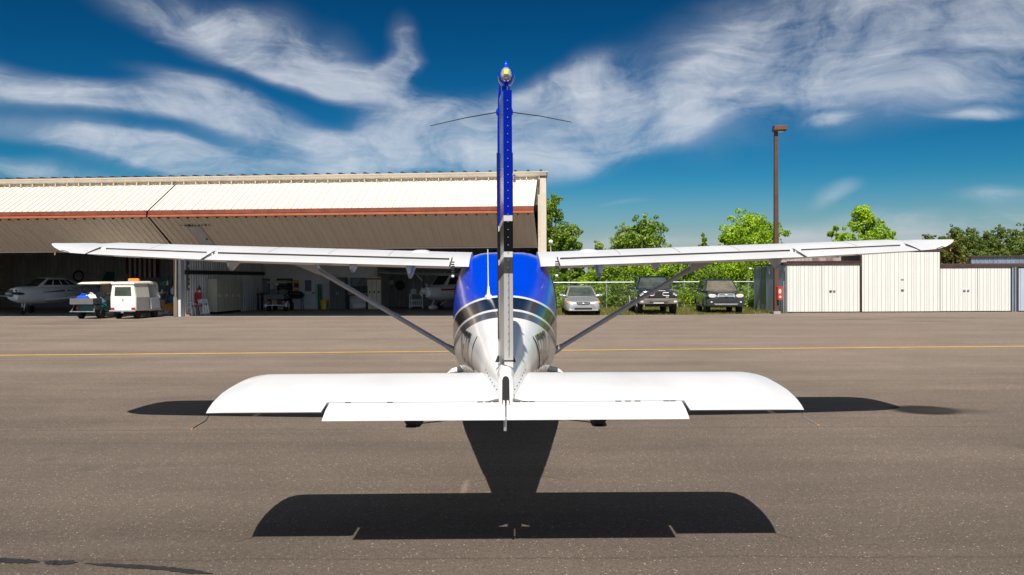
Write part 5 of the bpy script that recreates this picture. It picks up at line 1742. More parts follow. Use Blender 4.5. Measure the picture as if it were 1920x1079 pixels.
MB().box(-W * .8, W * .8, 0.05, L - .2, .26, .36).build('chassis', M['dark'], van)
lb = MB().loft([[(x * s, y * s2, z) for x, y in ((-.26, -.09), (.26, -.09), (.26, .09), (-.26, .09))] for s, s2, z in ((.9, .9, 0), (1, 1, .04), (.95, .85, .12), (.85, .6, .14))]).build('light_bar', M['amber_cap'], van, bevel=0.02)
lb.location = (0.05, .95, 1.76)
for x in (-.45, .45):
    for y in (.45, 2.15):
        wheel(van, x, y, .235, .17)


def golf_cart(loc, rz, label, body_m, roof_m, box=True):
    t = thing('golf_cart', label, 'golf cart', loc, rz, 'golf carts at the hangar')
    mb = MB()
    mb.loft([rrect(y, w, a_, b_, 4, 18) for y, w, a_, b_ in ((.15, .50, .40, .66), (.4, .56, .32, .76), (.9, .56, .30, .74), (1.05, .55, .28, .40), (1.7, .55, .28, .36), (1.9, .52, .30, .72), (2.3, .46, .35, .74), (2.42, .36, .42, .64))])
    mb.build('body', body_m, t, smooth=45)
    for x in (-.26, .26):
        MB().loft([rrect(y, .25, a_, b_, 3, 16) for y, a_, b_ in ((0.80, .98, 1.22), (.86, .95, 1.27), (.93, .98, 1.24))]).build('seat_back', M['seat_grey'], t, smooth=50).location = (x, 0, 0)
    MB().box(-.52, .52, .82, 1.30, .74, .86).build('seat', M['seat_grey'], t, bevel=0.04)
    rf = MB().loft([[(-.50, .35, 1.60), (.50, .35, 1.60), (.50, 2.0, 1.62), (-.50, 2.0, 1.62)], [(-.56, .25, 1.65), (.56, .25, 1.65), (.56, 2.12, 1.68), (-.56, 2.12, 1.68)], [(-.42, .40, 1.73), (.42, .40, 1.73), (.42, 1.95, 1.76), (-.42, 1.95, 1.76)]]).build('roof', roof_m, t, bevel=0.02)
    for x in (-.46, .46):
        MB().tube([(x, .60, .75), (x * 1.02, .55, 1.62)], .018, 6).build('roof_post', M['dark_steel'], t)
        MB().tube([(x, 2.15, .70), (x * .98, 1.85, 1.63)], .018, 6).build('roof_post', M['dark_steel'], t)
    MB().tube([(-.25, 1.95, .72), (-.25, 1.70, .95)], .018, 6).tube([(-.25 + .15 * math.cos(2 * PI * k / 12), 1.70 + .05 * math.sin(2 * PI * k / 12), .96 + .14 * math.sin(2 * PI * k / 12)) for k in range(13)], .014, 5).build('steering_wheel', M['black_plastic'], t)
    if box:
        mb = MB()
        mb.box(-.56, .56, -.35, .45, .70, .74)
        for a_ in ((-.56, -.53, -.35, .45), (.53, .56, -.35, .45), (-.53, .53, -.35, -.32), (-.53, .53, .42, .45)):
            mb.box(*a_, .74, .98)
        mb.build('cargo_box', M['grey_plastic'], t)
    MB().box(-.60, .60, -.30, -.24, .34, .38).tube([(-.55, -.27, .36), (-.50, -.05, .66)], .015, 5).tube([(.55, -.27, .36), (.50, -.05, .66)], .015, 5).build('rear_rail', M['steel'], t)
    for x in (-.44, .44):
        MB().box(x - .09, x + .09, .11, .17, .44, .58).build('tail_light', M['lens_red'], t, bevel=0.015)
        for y in (.50, 2.05):
            wheel(t, x * 1.1, y, .235, .19)
    return t


cart = golf_cart((-20.0, 41.25, 0), R(-4), 'golf cart with a rear cargo box and teal body parked against the white van', M['teal'], M['roof_cream'])
MB().tube([(.53, .42, .74), (.54, .36, 1.02)], .012, 5).build('flag_rod', M['white_plain'], cart)
MB().loft([[(.53, .40, .80), (.53, .42, 1.0)], [(.60, .48, .80), (.58, .46, 0.96)], [(.70, .56, .78), (.66, .5, .86)]], caps=False).build('rag', M['cloth_blue'], cart)


def on_cart(x, y, z):
    return cart.matrix_basis @ Vector((x, y, z)) if False else Matrix.Translation(cart.location) @ Matrix.Rotation(R(-4), 4, 'Z') @ Vector((x, y, z))


t_ = thing('jerry_can', 'bright blue plastic can with white top lying in the golf cart cargo box', 'can', on_cart(-.12, .0, .745), R(-4))
MB().loft([rrect(y, .25, 0.0, h, 4, 18) for y, h in ((-.14, .30), (-.08, .36), (.10, .36), (.16, .30))]).build('can_body', M['blue_plastic'], t_, smooth=45)
MB().tube([(-.10, 0, .34), (-.08, 0, .43), (.10, 0, .43), (.12, 0, .34)], .025, 6).build('handle', M['blue_plastic'], t_)
MB().lathe([(.05, 0), (.05, .05), (0, .05)], (.20, 0, .34)).build('cap', M['white_plain'], t_)
t_ = thing('plastic_bag', 'crumpled white plastic bag behind the blue can in the cargo box', 'bag', on_cart(.12, .28, .745), R(-4))
rr = random.Random(4)
bg = MB().ball((0, 0, .20), (.27, .12, .22), 14, 0, 8)
bg.v = [(x + rr.uniform(-.03, .03), y + rr.uniform(-.02, .02), max(0, z + rr.uniform(-.03, .03))) for x, y, z in bg.v]
bg.build('bag_body', M['white_plain'], t_, smooth=25)
MB().tube([(0, 0, .40), (.03, 0, .47)], [.05, .09], 8).build('bag_neck', M['white_plain'], t_)


# ------------------------------------------------------------------ hangar interior
def HYL(px, xl, py=560):
    """depth inside the hangar at which a wall standing at x = xl shows in column px"""
    lo, hi = 0.0, 16.0
    for _ in range(40):
        mid_ = (lo + hi) / 2
        if HX(px, mid_, py) < xl:
            lo, hi = (mid_, hi) if HX(px, hi, py) > HX(px, lo, py) else (lo, mid_)
        else:
            lo, hi = (lo, mid_) if HX(px, hi, py) > HX(px, lo, py) else (mid_, hi)
    return (lo + hi) / 2


def inside(name, label, cat, x, y, z=0.006, rz=0.0, group=None):
    return thing(name, label, cat, hw(x, y, z), -HA + rz, group)


def rect(px0, py0, px1, py1, yl):
    return HX(px0, yl, py0), HX(px1, yl, py1), HZ(px0, py1, yl), HZ(px0, py0, yl)


OY = 11.3
# office front across part of the right-hand bay
ox0, ox1 = XP + 0.1, HX(703, OY)
MB().box(ox0, ox1, OY, OY + 0.12, 0, 3.55).build('office_wall', M['inner_grey'], hangar)
MB().box(ox1 - 0.02, ox1 + 0.1, OY + 0.125, DEPTH, 0, 3.55).build('office_wall', M['inner_grey'], hangar)
x0, x1, _, z1 = rect(566, 520, 592, 580, OY)
od = MB().box(x0, x1, OY - 0.05, OY - 0.002, 0.02, z1).build('office_door', M['door_grey'], hangar, bevel=0.006)
a0, a1, b0, b1 = rect(572, 525.5, 584.5, 546.5, OY)
MB().box(a0, a1, OY - 0.06, OY - 0.052, b0, b1).build('window', mat('frosted_pane', (0.16, 0.19, 0.23), 0.2), od)
MB().ball((HX(588.5, OY), OY - 0.09, HZ(588.5, 550, OY)), 0.05).build('handle', M['dark'], od)
a0, a1, b0, b1 = rect(519.5, 522.5, 549, 553, OY)
ow = MB()
frame4(ow, a0, a1, b0, b1, OY - 0.05, OY - 0.002, 0.05)
ow = ow.build('office_window', M['dark_steel'], hangar)
MB().box(a0 + 0.05, a1 - 0.05, OY - 0.03, OY - 0.01, b0 + 0.05, b1 - 0.05).build('pane', M['glass'], ow)
for k in range(6):
    zz = b0 + 0.08 + (b1 - b0 - 0.16) * k / 5
    MB().box(a0 + 0.06, a1 - 0.06, OY - 0.034, OY - 0.031, zz, zz + 0.03).build('blind_slat', M['grey_plastic'], ow)
a0, a1, b0, b1 = rect(490, 523, 506, 552, OY)
fr = MB()
frame4(fr, a0, a1, b0, b1, OY - 0.04, OY - 0.002, 0.05)
MB_ = fr.build('doorway_frame', M['dark_steel'], hangar)
MB().box(a0 + .05, a1 - .05, OY - .03, OY - .01, b0 + .05, b1 - .05).build('pane', M['inner_wall'], MB_)
for i, (py0, py1, lab) in enumerate(((525.5, 541, 'taller orange poster with a dark picture beside the office door'), (542.5, 551.5, 'lower orange poster under the taller one beside the office door'))):
    a0, a1, b0, b1 = rect(550.5, py0, 561.5, py1, OY)
    t_ = inside('poster', lab, 'poster', (a0 + a1) / 2, OY - 0.02, b0, 0, 'orange posters by the office door')
    w, h = (a1 - a0) / 2, b1 - b0
    MB().box(-w, w, -0.012, 0, 0, h).build('poster_sheet', M['poster'], t_)
    MB().box(-w * .72, w * .72, -0.018, -0.013, h * (.12 if i == 0 else .3), h * (.62 if i == 0 else .7)).build('poster_print', M['poster_dark'] if i == 0 else M['ochre'], t_)

# cabinets along the partition
cx0, cx1 = XP + 0.22, XP + 0.70
ya, yb = HYL(406, cx1), HYL(453, cx1)
ya = max(2.0, ya)
yb = min(10.8, max(ya + 3, yb))
zt = HZ(400, 523.5, ya)
nC = 4
for i in range(nC):
    y0, y1 = ya + (yb - ya) * i / nC + 0.01, ya + (yb - ya) * (i + 1) / nC - 0.01
    lab = ('olive storage cabinet nearest the hangar mouth along the corrugated partition', 'second olive storage cabinet along the corrugated partition', 'third olive storage cabinet along the corrugated partition', 'innermost olive storage cabinet along the corrugated partition')[i]
    t_ = inside('storage_cabinet', lab, 'cabinet', cx0, y0, 0.006, 0, 'olive cabinets along the partition')
    h = zt - (0.03 * i)
    MB().box(0, cx1 - cx0, 0, y1 - y0, 0.12, h).build('cabinet_body', M['locker'], t_, bevel=0.01)
    MB().box(0.03, cx1 - cx0 - 0.04, 0.03, y1 - y0 - .03, 0.0, 0.12).build('plinth', M['dark'], t_)
    for k in range(2):
        e0, e1 = (y1 - y0) * k / 2 + .012, (y1 - y0) * (k + 1) / 2 - .012
        dd = MB().box(cx1 - cx0 + .003, cx1 - cx0 + .022, e0, e1, .14, h - .03).build('cabinet_door', M['locker'], t_)
        MB().box(cx1 - cx0 + .024, cx1 - cx0 + .05, (e1 - .10) if k == 0 else (e0 + .06), (e1 - .06) if k == 0 else (e0 + .10), h * .48, h * .58).build('handle', M['chrome'], dd)

# things at the foot of the post
y_ = 1.0
x_ = HX(352.5, y_)
t_ = inside('step_stool', 'white step stool standing at the hangar post', 'stool', x_, y_)
for sx in (-1, 1):
    for sy in (-1, 1):
        MB().tube([(sx * .30, sy * .22, 0), (sx * .20, sy * .14, .66)], .022, 6).build('leg', M['white_plain'], t_)
MB().box(-.24, .24, -.18, .18, .66, .70).build('seat', M['white_plain'], t_, bevel=0.01)
for z, w in ((.18, .27), (.42, .235)):
    MB().box(-w, w, -.20, -.16, z, z + .035).build('rung', M['white_plain'], t_)
y_ = 1.6
x_ = HX(367, y_)
t_ = inside('folding_chair', 'dark red vinyl chair behind the white step stool', 'chair', x_, y_, 0.006, R(8))
MB().box(-.30, .30, .10, .16, .62, 1.15).build('backrest', M['red_cloth'], t_, bevel=0.03)
MB().box(-.30, .30, -.28, .12, .46, .52).build('seat', M['red_cloth'], t_, bevel=0.02)
for sx in (-1, 1):
    MB().tube([(sx * .28, -.26, 0), (sx * .26, .12, .62)], .018, 6).build('leg', M['steel'], t_)
    MB().tube([(sx * .28, .24, 0), (sx * .26, -.22, .48)], .018, 6).build('leg', M['steel'], t_)
for i, px in enumerate((380, 384.5, 389)):
    y_ = 1.75 + .12 * i
    t_ = inside('folded_chair', ('left', 'middle', 'right')[i] + ' of three folded metal chairs leaning together beside the red chair', 'chair', HX(px, y_), y_, 0.006, R(10), 'folded chairs leaning by the cabinets')
    tl = Matrix.Rotation(R(-9), 4, 'Y')
    MB().box(-.09, .09, -.015, .015, .08, .50, M=tl).build('seat', M['alu'], t_)
    MB().box(-.08, .08, -.03, -.017, .62, .82, M=tl).build('backrest', M['steel'], t_)
    for sx in (-1, 1):
        MB().tube([tl @ Vector((sx * .105, -.01, 0)), tl @ Vector((sx * .105, -.01, .86))], .013, 5).build('leg', M['alu'], t_)
y_ = 2.2
t_ = inside('fire_extinguisher', 'red fire extinguisher hung on the corrugated partition', 'fire extinguisher', XP + .30, HYL(374, XP + .30), HZ(372, 556, 2.2))
MB().lathe([(0, 0), (.09, 0), (.095, .05), (.095, .34), (.07, .42), (.03, .45), (.03, .5), (0, .5)], n=14).build('cylinder_body', M['red_cloth'], t_, smooth=40)
MB().lathe([(.097, .2), (.099, .2), (.099, .32), (.097, .32)], n=14).build('extinguisher_label', M['white_plain'], t_)
MB().tube([(0, 0, .5), (0.03, -.05, .56), (.02, -.12, .54)], .02, 6).build('valve', M['dark'], t_)
MB().tube([(0.03, -.05, .52), (.12, -.06, .36), (.10, -.04, .16)], .016, 6).build('hose', M['dark'], t_)
t_ = inside('broom', 'wooden broom leaning on the hangar post', 'broom', HX(346, 0.7), 0.7, 0.006)
MB().tube([(0.12, 0, .1), (-.22, .05, 1.35)], .016, 6).build('broom_handle', M['wood'], t_)
MB().loft([[(-.03, -.06, .12), (.25, -.06, .12), (.25, .06, .12), (-.03, .06, .12)], [(-.08, -.08, 0), (.30, -.08, 0), (.30, .08, 0), (-.08, .08, 0)]]).build('bristles', M['wood'], t_)
t_ = inside('tool_strip', 'hanging strip of small tools on the partition near the post', 'tool rack', XP + .22, HYL(353, XP + .22) if HYL(353, XP + .22) < 3 else 1.0, 1.3)
MB().box(0, .03, -.1, .1, 0, 1.7).build('board', M['grey_plastic'], t_)
for k in range(6):
    MB().box(.031, .06, -.06 + .02 * (k % 3), .03 + .02 * (k % 3), .1 + .26 * k, .24 + .26 * k).build('hand_tool', M['steel' if k % 2 else 'white_plain'], t_)

# bench corner between the cabinets and the office
y_ = 10.4
a0, a1, b0, b1 = rect(455, 551, 490, 584, y_)
t_ = inside('workbench', 'dark cluttered workbench between the olive cabinets and the office', 'workbench', a0, y_)
w = a1 - a0
MB().box(0, w, -.4, .4, .92, .99).build('bench_top', M['wood'], t_, bevel=0.01)
for x in (.05, w * .48, w - .12):
    for y in (-.35, .28):
        MB().box(x, x + .08, y, y + .08, 0, .92).build('leg', M['dark_steel'], t_)
MB().box(.1, w * .45, -.38, .3, .25, .85).build('drawer_unit', M['grey_plastic'], t_, bevel=0.01)
for i, (x, s, m_, lab) in enumerate(((.15, .3, 'dark_steel', 'dark tool box at the left end of the cluttered workbench'), (.62, .2, 'white_plain', 'white jar stack in the middle of the cluttered workbench'), (w - .3, .28, 'cardboard', 'small carton at the right end of the cluttered workbench'))):
    q = inside('bench_item', lab, 'box', a0 + x, y_, 0.996)
    MB().box(-s / 2, s / 2, -.12, .12, 0, s * 1.1).build('box_body', M[m_], q, bevel=0.012)
    MB().box(-s / 2 - .01, s / 2 + .01, -.13, .13, s * 1.1 + .002, s * 1.1 + .04).build('lid', M[m_], q, bevel=0.008)
t_ = inside('wall_shelf', 'shelf of white bottles high over the workbench', 'shelf', a0 + .1, 10.95, HZ(470, 548, 10.9))
MB().box(0, 1.0, -.12, .12, 0, .03).build('shelf_board', M['steel'], t_)
for x in (.1, .9):
    MB().box(x - .015, x + .015, -.1, .12, -.15, -.002).build('bracket', M['dark_steel'], t_)
for k in range(3):
    q = inside('bottle', ('left', 'middle', 'right')[k] + ' of three white bottles on the shelf over the workbench', 'bottle', a0 + .3 + .26 * k, 10.95, HZ(470, 548, 10.9) + .032, 0, 'bottles over the workbench')
    MB().lathe([(0, 0), (.06, 0), (.06, .18), (.025, .23), (.025, .28), (0, .28)], n=10).build('bottle_body', M['white_plain'], q, smooth=40)
    MB().lathe([(.03, .281), (.03, .32), (0, .32)], n=10).build('cap', M['grey_plastic'], q)
t_ = inside('wicker_basket', 'round reddish brown basket hung high in the corner over the workbench', 'basket', HX(476, 10.8), 10.8, HZ(476, 520, 10.8))
MB().lathe([(.05, 0), (.30, .1), (.36, .35), (.33, .55), (.30, .55), (.32, .35), (.26, .12), (0, .04)], (0, 0, 0), n=18).build('basket_body', M['wood'], t_, smooth=30)
MB().tube([(-.33, 0, .5), (-.2, 0, .68), (.2, 0, .68), (.33, 0, .5)], .02, 6).build('handle', M['wood'], t_)
# indoor golf cart
gc = golf_cart(hw(HX(516, 7.2), 7.2, 0.006), R(2), 'dark golf cart with a cream roof parked inside in front of the office window', M['black_plastic'], M['roof_cream'])
MB().box(-.20, .12, .02, .05, .36, .74).build('paper_sign', M['cardboard'], gc)
for sg in (-1, 1):
    MB().loft([[(sg * .50, .50 + .33 * math.cos(PI * k / 8), .26 + .33 * math.sin(PI * k / 8)) for k in range(9)], [(sg * .64, .50 + .33 * math.cos(PI * k / 8), .24 + .33 * math.sin(PI * k / 8)) for k in range(9)]], caps=False).build('fender', M['van_white'], gc)
MB().box(-.09, .09, .40, .44, 1.50, 1.58).build('roof_lamp', M['white_plain'], gc)
# grill, bin, roll, tall dark cupboard
y_ = 10.6
t_ = inside('grill', 'black barbecue grill beside the office door', 'grill', HX(556, y_), y_)
MB().loft([rrect(y, .42, a_, b_, 3, 18) for y, a_, b_ in ((-.25, .72, 1.0), (-.12, .66, 1.1), (.12, .66, 1.1), (.25, .72, 1.0))]).build('grill_body', M['black_plastic'], t_, smooth=50)
MB().tube([(-.3, -.28, .95), (.3, -.28, .95)], .018, 6).build('handle', M['steel'], t_)
for sx in (-1, 1):
    for sy in (-1, 1):
        MB().tube([(sx * .36, sy * .2, 0), (sx * .33, sy * .18, .7)], .02, 6).build('leg', M['dark_steel'], t_)
y_ = 10.9
t_ = inside('waste_bin', 'yellow waste bin outside the office door', 'bin', HX(607.5, y_), y_)
MB().lathe([(0, 0), (.19, 0), (.235, .52), (.25, .52), (.25, .56), (.22, .56), (.18, .03), (0, .03)], n=18).build('bin_body', M['yellow'], t_, smooth=40)
MB().box(.06, .16, -.233, -.225, .16, .34).build('bin_label', M['white_plain'], t_)
t_ = inside('paper_roll', 'white paper towel roll on the wall by the office door', 'paper roll', HX(596, OY), OY - .1, HZ(596, 551, OY))
MB().lathe([(0, 0), (.07, 0), (.07, .48), (0, .48)], n=14).build('roll', M['white_plain'], t_, smooth=40)
MB().box(-.02, .02, .07, .098, 0, .5).build('holder', M['dark_steel'], t_)
t_ = inside('rubber_boots_mat', 'dark green and grey mat board leaning beside the yellow bin', 'board', HX(600, 11.1), 11.1)
MB().box(-.12, .12, -.03, .03, 0, 1.5, M=Matrix.Rotation(R(5), 4, 'X')).build('board', M['green_clutter'], t_)
MB().box(-.13, .13, -.04, .04, 1.5, 1.53, M=Matrix.Rotation(R(5), 4, 'X')).build('top_edge', M['grey_plastic'], t_)
y_ = 10.8
a0, a1, b0, b1 = rect(620, 521, 650, 579, y_)
t_ = inside('tall_cupboard', 'tall dark cupboard between the yellow bin and the desk', 'cupboard', a0, y_)
MB().box(0, a1 - a0, -.25, .25, 0, b1).build('cupboard_body', M['grey_plastic'], t_, bevel=0.01)
for k in range(2):
    dd = MB().box((a1 - a0) * k / 2 + .01, (a1 - a0) * (k + 1) / 2 - .01, -.275, -.253, .05, b1 - .03).build('cupboard_door', M['grey_plastic'], t_)
    MB().box((a1 - a0) / 2 + (.05 if k else -.07), (a1 - a0) / 2 + (.07 if k else -.05), -.30, -.277, b1 * .45, b1 * .55).build('handle', M['steel'], dd)
a0, a1, b0, b1 = rect(651, 553, 690, 578, y_)
t_ = inside('desk', 'low desk with pale front panel between the dark cupboard and the tan lockers', 'desk', a0, y_)
MB().box(0, a1 - a0, -.35, .35, b1 - .05, b1).build('desk_top', M['grey_plastic'], t_, bevel=0.008)
for x in (0, a1 - a0 - .05):
    MB().box(x, x + .05, -.33, .33, 0, b1 - .052).build('leg', M['dark_steel'], t_)
MB().box(.4, a1 - a0 - .1, -.2, -.17, .10, .34).build('front_panel', M['white_plain'], t_)
for i, (px, w_, lab) in enumerate(((664, .45, 'left dark monitor on the desk'), (681, .60, 'wider right dark monitor on the desk'))):
    q = inside('monitor', lab, 'monitor', HX(px, y_), y_, b1 + .006, 0, 'monitors on the desk')
    MB().box(-w_ / 2, w_ / 2, -.03, .03, .10, .50).build('screen', M['black_plastic'], q, bevel=0.01)
    MB().box(-.04, .04, -.02, .02, .012, .10).build('stand', M['dark_steel'], q)
    MB().box(-.12, .12, -.1, .1, 0, .012).build('base', M['dark_steel'], q)
a0, a1, b0, b1 = rect(657, 521, 688, 548, OY)
MB().box(a0, a1, OY - .03, OY - .004, b0, b1).build('notice_board', mat('bluish_board', (0.20, 0.23, 0.28), 0.6, 0, 0.4, 3), hangar)
y_ = 10.9
for i in range(3):
    px0, px1 = 691 + 8.4 * i, 691 + 8.4 * (i + 1)
    a0, a1, b0, b1 = rect(px0, 525, px1, 578, y_)
    t_ = inside('locker', ('left', 'middle', 'right')[i] + ' of the three tall tan lockers', 'locker', a0, y_, 0.006, 0, 'tan lockers')
    MB().box(0, a1 - a0 - .006, -.22, .25, 0, b1).build('locker_body', M['locker_tan'], t_)
    dd = MB().box(.012, a1 - a0 - .018, -.245, -.222, .05, b1 - .04).build('locker_door', M['locker_tan'], t_)
    MB().box((a1 - a0) / 2 - .04, (a1 - a0) / 2 + .04, -.26, -.247, b1 * .55, b1 * .55 + .12).build('handle', M['dark'], dd)
t_ = inside('lumber', 'bundle of pale lumber lying on top of the tan lockers', 'lumber', HX(700, y_), y_, HZ(700, 525, y_) + .01)
for k in range(4):
    MB().box(-.7 + .1 * k, .6 - .08 * k, -.2 + .1 * k, -.12 + .1 * k, 0, .09).build('plank', M['wood'], t_)
MB().box(-.5, .5, -.2, .2, .092, .16).build('plank', M['locker_tan'], t_)
# rack by the second aircraft
y_ = 12.6
a0, a1, b0, b1 = rect(769, 551, 794, 577, y_)
t_ = inside('shelf_rack', 'open metal shelf rack under the dark back wall left of the red and white aircraft', 'shelf', a0, y_)
w = a1 - a0
for x in (0, w - .04):
    for y in (-.25, .21):
        MB().box(x, x + .04, y, y + .04, 0, b1).build('post', M['steel'], t_)
for z in (.12, b1 * .5, b1 - .04):
    MB().box(.042, w - .042, -.25, .25, z, z + .03).build('shelf_board', M['steel'], t_)
q = inside('carton', 'white carton on top of the open metal rack', 'box', HX(776, y_), y_, b1 + .012)
MB().box(-.17, .17, -.15, .15, 0, .28).build('carton_body', M['white_plain'], q)
MB().box(-.172, .172, -.02, .02, .281, .286).build('tape', M['cardboard'], q)
q = inside('crate', 'white slatted crate on the bottom shelf of the metal rack', 'crate', HX(782, y_), y_ - .02, .157)
for k in range(5):
    MB().box(-.30 + .13 * k, -.25 + .13 * k, -.2, -.18, 0, .36).build('slat', M['white_plain'], q)
MB().box(-.30, .32, -.18, .18, 0, .03).build('crate_floor', M['white_plain'], q)
MB().box(-.30, .32, -.205, -.175, .36, .40).build('rim', M['white_plain'], q)
t_ = inside('wall_box', 'small white box on the dark wall above the lockers end', 'electrical box', HX(731, DEPTH - .3), DEPTH - .2, HZ(731, 534, DEPTH - .3))
MB().box(-.2, .2, -.1, .1, 0, .3).build('box_body', M['white_plain'], t_, bevel=0.01)
MB().box(-.16, .16, -.115, -.102, .03, .27).build('lid', M['white_plain'], t_)
a0, a1, b0, b1 = rect(747, 530, 755, 541, DEPTH)
t_ = inside('dartboard', 'dark round board on the back wall over the shelf rack', 'board', (a0 + a1) / 2, DEPTH - .1, (b0 + b1) / 2)
MB().lathe([(0, -.03), (.30, -.03), (.30, .03), (0, .03)], axis=(0, 1, 0), n=20).build('disc', M['dark'], t_)
MB().lathe([(.30, -.045), (.33, -.045), (.33, .03), (.30, .03)], axis=(0, 1, 0), n=20).build('rim', M['dark_steel'], t_)

# left bay
y_ = DEPTH + .2
a0, a1, b0, b1 = rect(48, 515, 262, 545, y_)
MB().box(a0, a1, y_ - .08, y_ - .02, 0, b1).build('liner_panel', mat('liner_panel', (0.30, 0.30, 0.31), 0.7, 0, 0.15, 2), hangar)
a0, a1, b0, b1 = rect(238, 458, 298, 521, y_)
t_ = inside('flag', 'large striped red and white flag hung on end on the dark back wall', 'flag', a0, y_ - .06, b0)
w, h = a1 - a0, b1 - b0
for k in range(13):
    MB().box(w * k / 13, w * (k + 1) / 13, -.012 - .01 * (k % 3), 0, 0, h if k < 20 else h).build('stripe', M['flag_red'] if k % 2 == 0 else M['flag_white'], t_)
MB().box(0, w * 7 / 13, -.045, -.034, h * .62, h * 1.0).build('canton', M['flag_blue'], t_)
t_ = inside('wall_clock', 'dark ring hanging on the pale liner wall above the aircraft tail', 'wheel', HX(149, y_), y_ - .13, HZ(149, 518, y_))
MB().tube([(.34 * math.cos(2 * PI * k / 20), 0, .34 * math.sin(2 * PI * k / 20)) for k in range(21)], .05, 6).build('ring', M['dark'], t_)
MB().tube([(-.33, 0, 0), (.33, 0, 0)], .02, 5).build('spoke', M['dark_steel'], t_)
y_ = 2.6
t_ = inside('plastic_drum', 'blue plastic drum behind the yellow tarp by the post', 'drum', HX(324, y_), y_, .55)
MB().lathe([(0, 0), (.24, 0), (.28, .04), (.28, .16), (.265, .18), (.28, .20), (.28, .38), (.24, .43), (0, .43)], n=20).build('drum_body', M['blue_drum'], t_, smooth=35)
MB().lathe([(.26, .431), (.26, .46), (0, .46)], n=20).build('lid', M['blue_drum'], t_)
t_ = inside('stand', 'low dark crate carrying the blue drum', 'crate', HX(324, y_), y_)
for z in (0.0, .18, .36):
    MB().box(-.32, .32, -.3, -.27, z, z + .14).build('slat', M['wood'], t_)
    MB().box(-.32, .32, .27, .3, z, z + .14).build('slat', M['wood'], t_)
MB().box(-.30, .30, -.265, .265, 0.50, .54).build('crate_top', M['wood'], t_)
y_ = 1.6
t_ = inside('tarp', 'crumpled yellow orange tarp heaped on the floor by the hangar post', 'tarp', HX(322, y_), y_)
rr = random.Random(6)
tb = MB().ball((0, 0, .2), (.55, .4, .42), 18, 0, 10)
tb.v = [(x + rr.uniform(-.05, .05), y + rr.uniform(-.05, .05), max(0.0, z + rr.uniform(-.05, .05))) for x, y, z in tb.v]
tb.build('tarp_heap', M['ochre'], t_, smooth=20)
MB().loft([[(-.5, -.2, .01), (-.3, -.5, .01)], [(-.75, -.35, .06), (-.55, -.6, .05)], [(-1.0, -.4, .01), (-.8, -.65, .01)]], caps=False).build('tarp_corner', M['ochre'], t_)
t_ = inside('plastic_sheet', 'pale grey crumpled sheet on the floor between the van and the yellow tarp', 'sheet', HX(306, 1.2), 1.2)
tb = MB().ball((0, 0, .06), (.55, .3, .22), 16, 0, 8)
tb.v = [(x + rr.uniform(-.06, .06), y + rr.uniform(-.05, .05), max(0.0, z + rr.uniform(-.05, .06))) for x, y, z in tb.v]
tb.build('sheet_body', M['steel'], t_, smooth=20)
MB().tube([(-.2, 0, .2), (.3, -.1, .42)], .02, 5).build('rod', M['alu'], t_)
y_ = 2.2
t_ = inside('bucket', 'grey bucket with a white rim on a carton right behind the van', 'bucket', HX(302, y_), y_, .80)
MB().lathe([(0, 0), (.15, 0), (.19, .34), (.17, .34), (.14, .03), (0, .03)], n=18).build('bucket_body', M['grey_plastic'], t_, smooth=40)
MB().lathe([(.185, .33), (.205, .33), (.205, .37), (.185, .37)], n=18).build('rim', M['white_plain'], t_)
for i, (px, z, s, m_, lab) in enumerate(((302, 0.0, .40, 'cardboard', 'lower brown carton under the grey bucket'), (302, .405, .385, 'cardboard', 'upper brown carton under the grey bucket'))):
    q = inside('carton', lab, 'box', HX(px, y_), y_, .006 + z)
    MB().box(-.3, .3, -.2, .2, 0, s).build('carton_body', M[m_], q, bevel=0.006)
    MB().box(-.302, .302, -.03, .03, s + .001, s + .005).build('tape', M['locker_tan'], q)
y_ = 4.5
t_ = inside('storage_rack', 'rack of green and grey bottles and parts behind the bucket and drum', 'shelf', HX(297, y_), y_)
w = HX(321, y_) - HX(297, y_)
for x in (0, w - .04):
    MB().box(x, x + .04, -.25, -.21, 0, 2.0).build('post', M['dark_steel'], t_)
    MB().box(x, x + .04, .21, .25, 0, 2.0).build('post', M['dark_steel'], t_)
for z in (.5, 1.0, 1.5, 1.95):
    MB().box(.042, w - .042, -.25, .25, z, z + .03).build('shelf_board', M['dark_steel'], t_)
rr = random.Random(12)
k = 0
for z, ro in ((1.036, 'lower'), (1.536, 'upper')):
    for j in range(5):
        x = .1 + (w - .2) * (j + .5) / 5
        col_ = ('green_clutter', 'white_plain', 'green_clutter', 'grey_plastic', 'teal')[(j + k) % 5]
        cn = {'green_clutter': 'green', 'white_plain': 'white', 'grey_plastic': 'grey', 'teal': 'teal'}[col_]
        nth = ('at the left end', 'second from the left', 'in the middle', 'second from the right', 'at the right end')[j]
        q = inside('bottle', '%s bottle %s on the %s filled shelf of the rack' % (cn, nth, ro), 'bottle', HX(297, y_) + x, y_ - .05, z, 0, 'bottles on the rack')
        h = rr.uniform(.22, .36)
        MB().lathe([(0, 0), (.09, 0), (.09, h * .7), (.035, h * .85), (.035, h), (0, h)], n=10).build('bottle_body', M[col_], q, smooth=40)
        MB().lathe([(.042, h + .001), (.042, h + .04), (0, h + .04)], n=8).build('cap', M['dark'], q)
    k += 2
t_ = inside('jug', 'pale jug hanging on the back of the hangar post beside the rack', 'jug', HX(326, 3.2), 3.2, HZ(326, 553, 3.2))
MB().loft([rrect(y, .14, 0, .36, 3, 14) for y in (-.09, .09)]).build('jug_body', M['white_plain'], t_, smooth=40, bevel=0.02)
MB().tube([(-.06, 0, .36), (-.05, 0, .46), (.06, 0, .46), (.08, 0, .36)], .016, 6).build('handle', M['white_plain'], t_)
a0, a1, b0, b1 = rect(188, 536, 204, 560, 3.5)
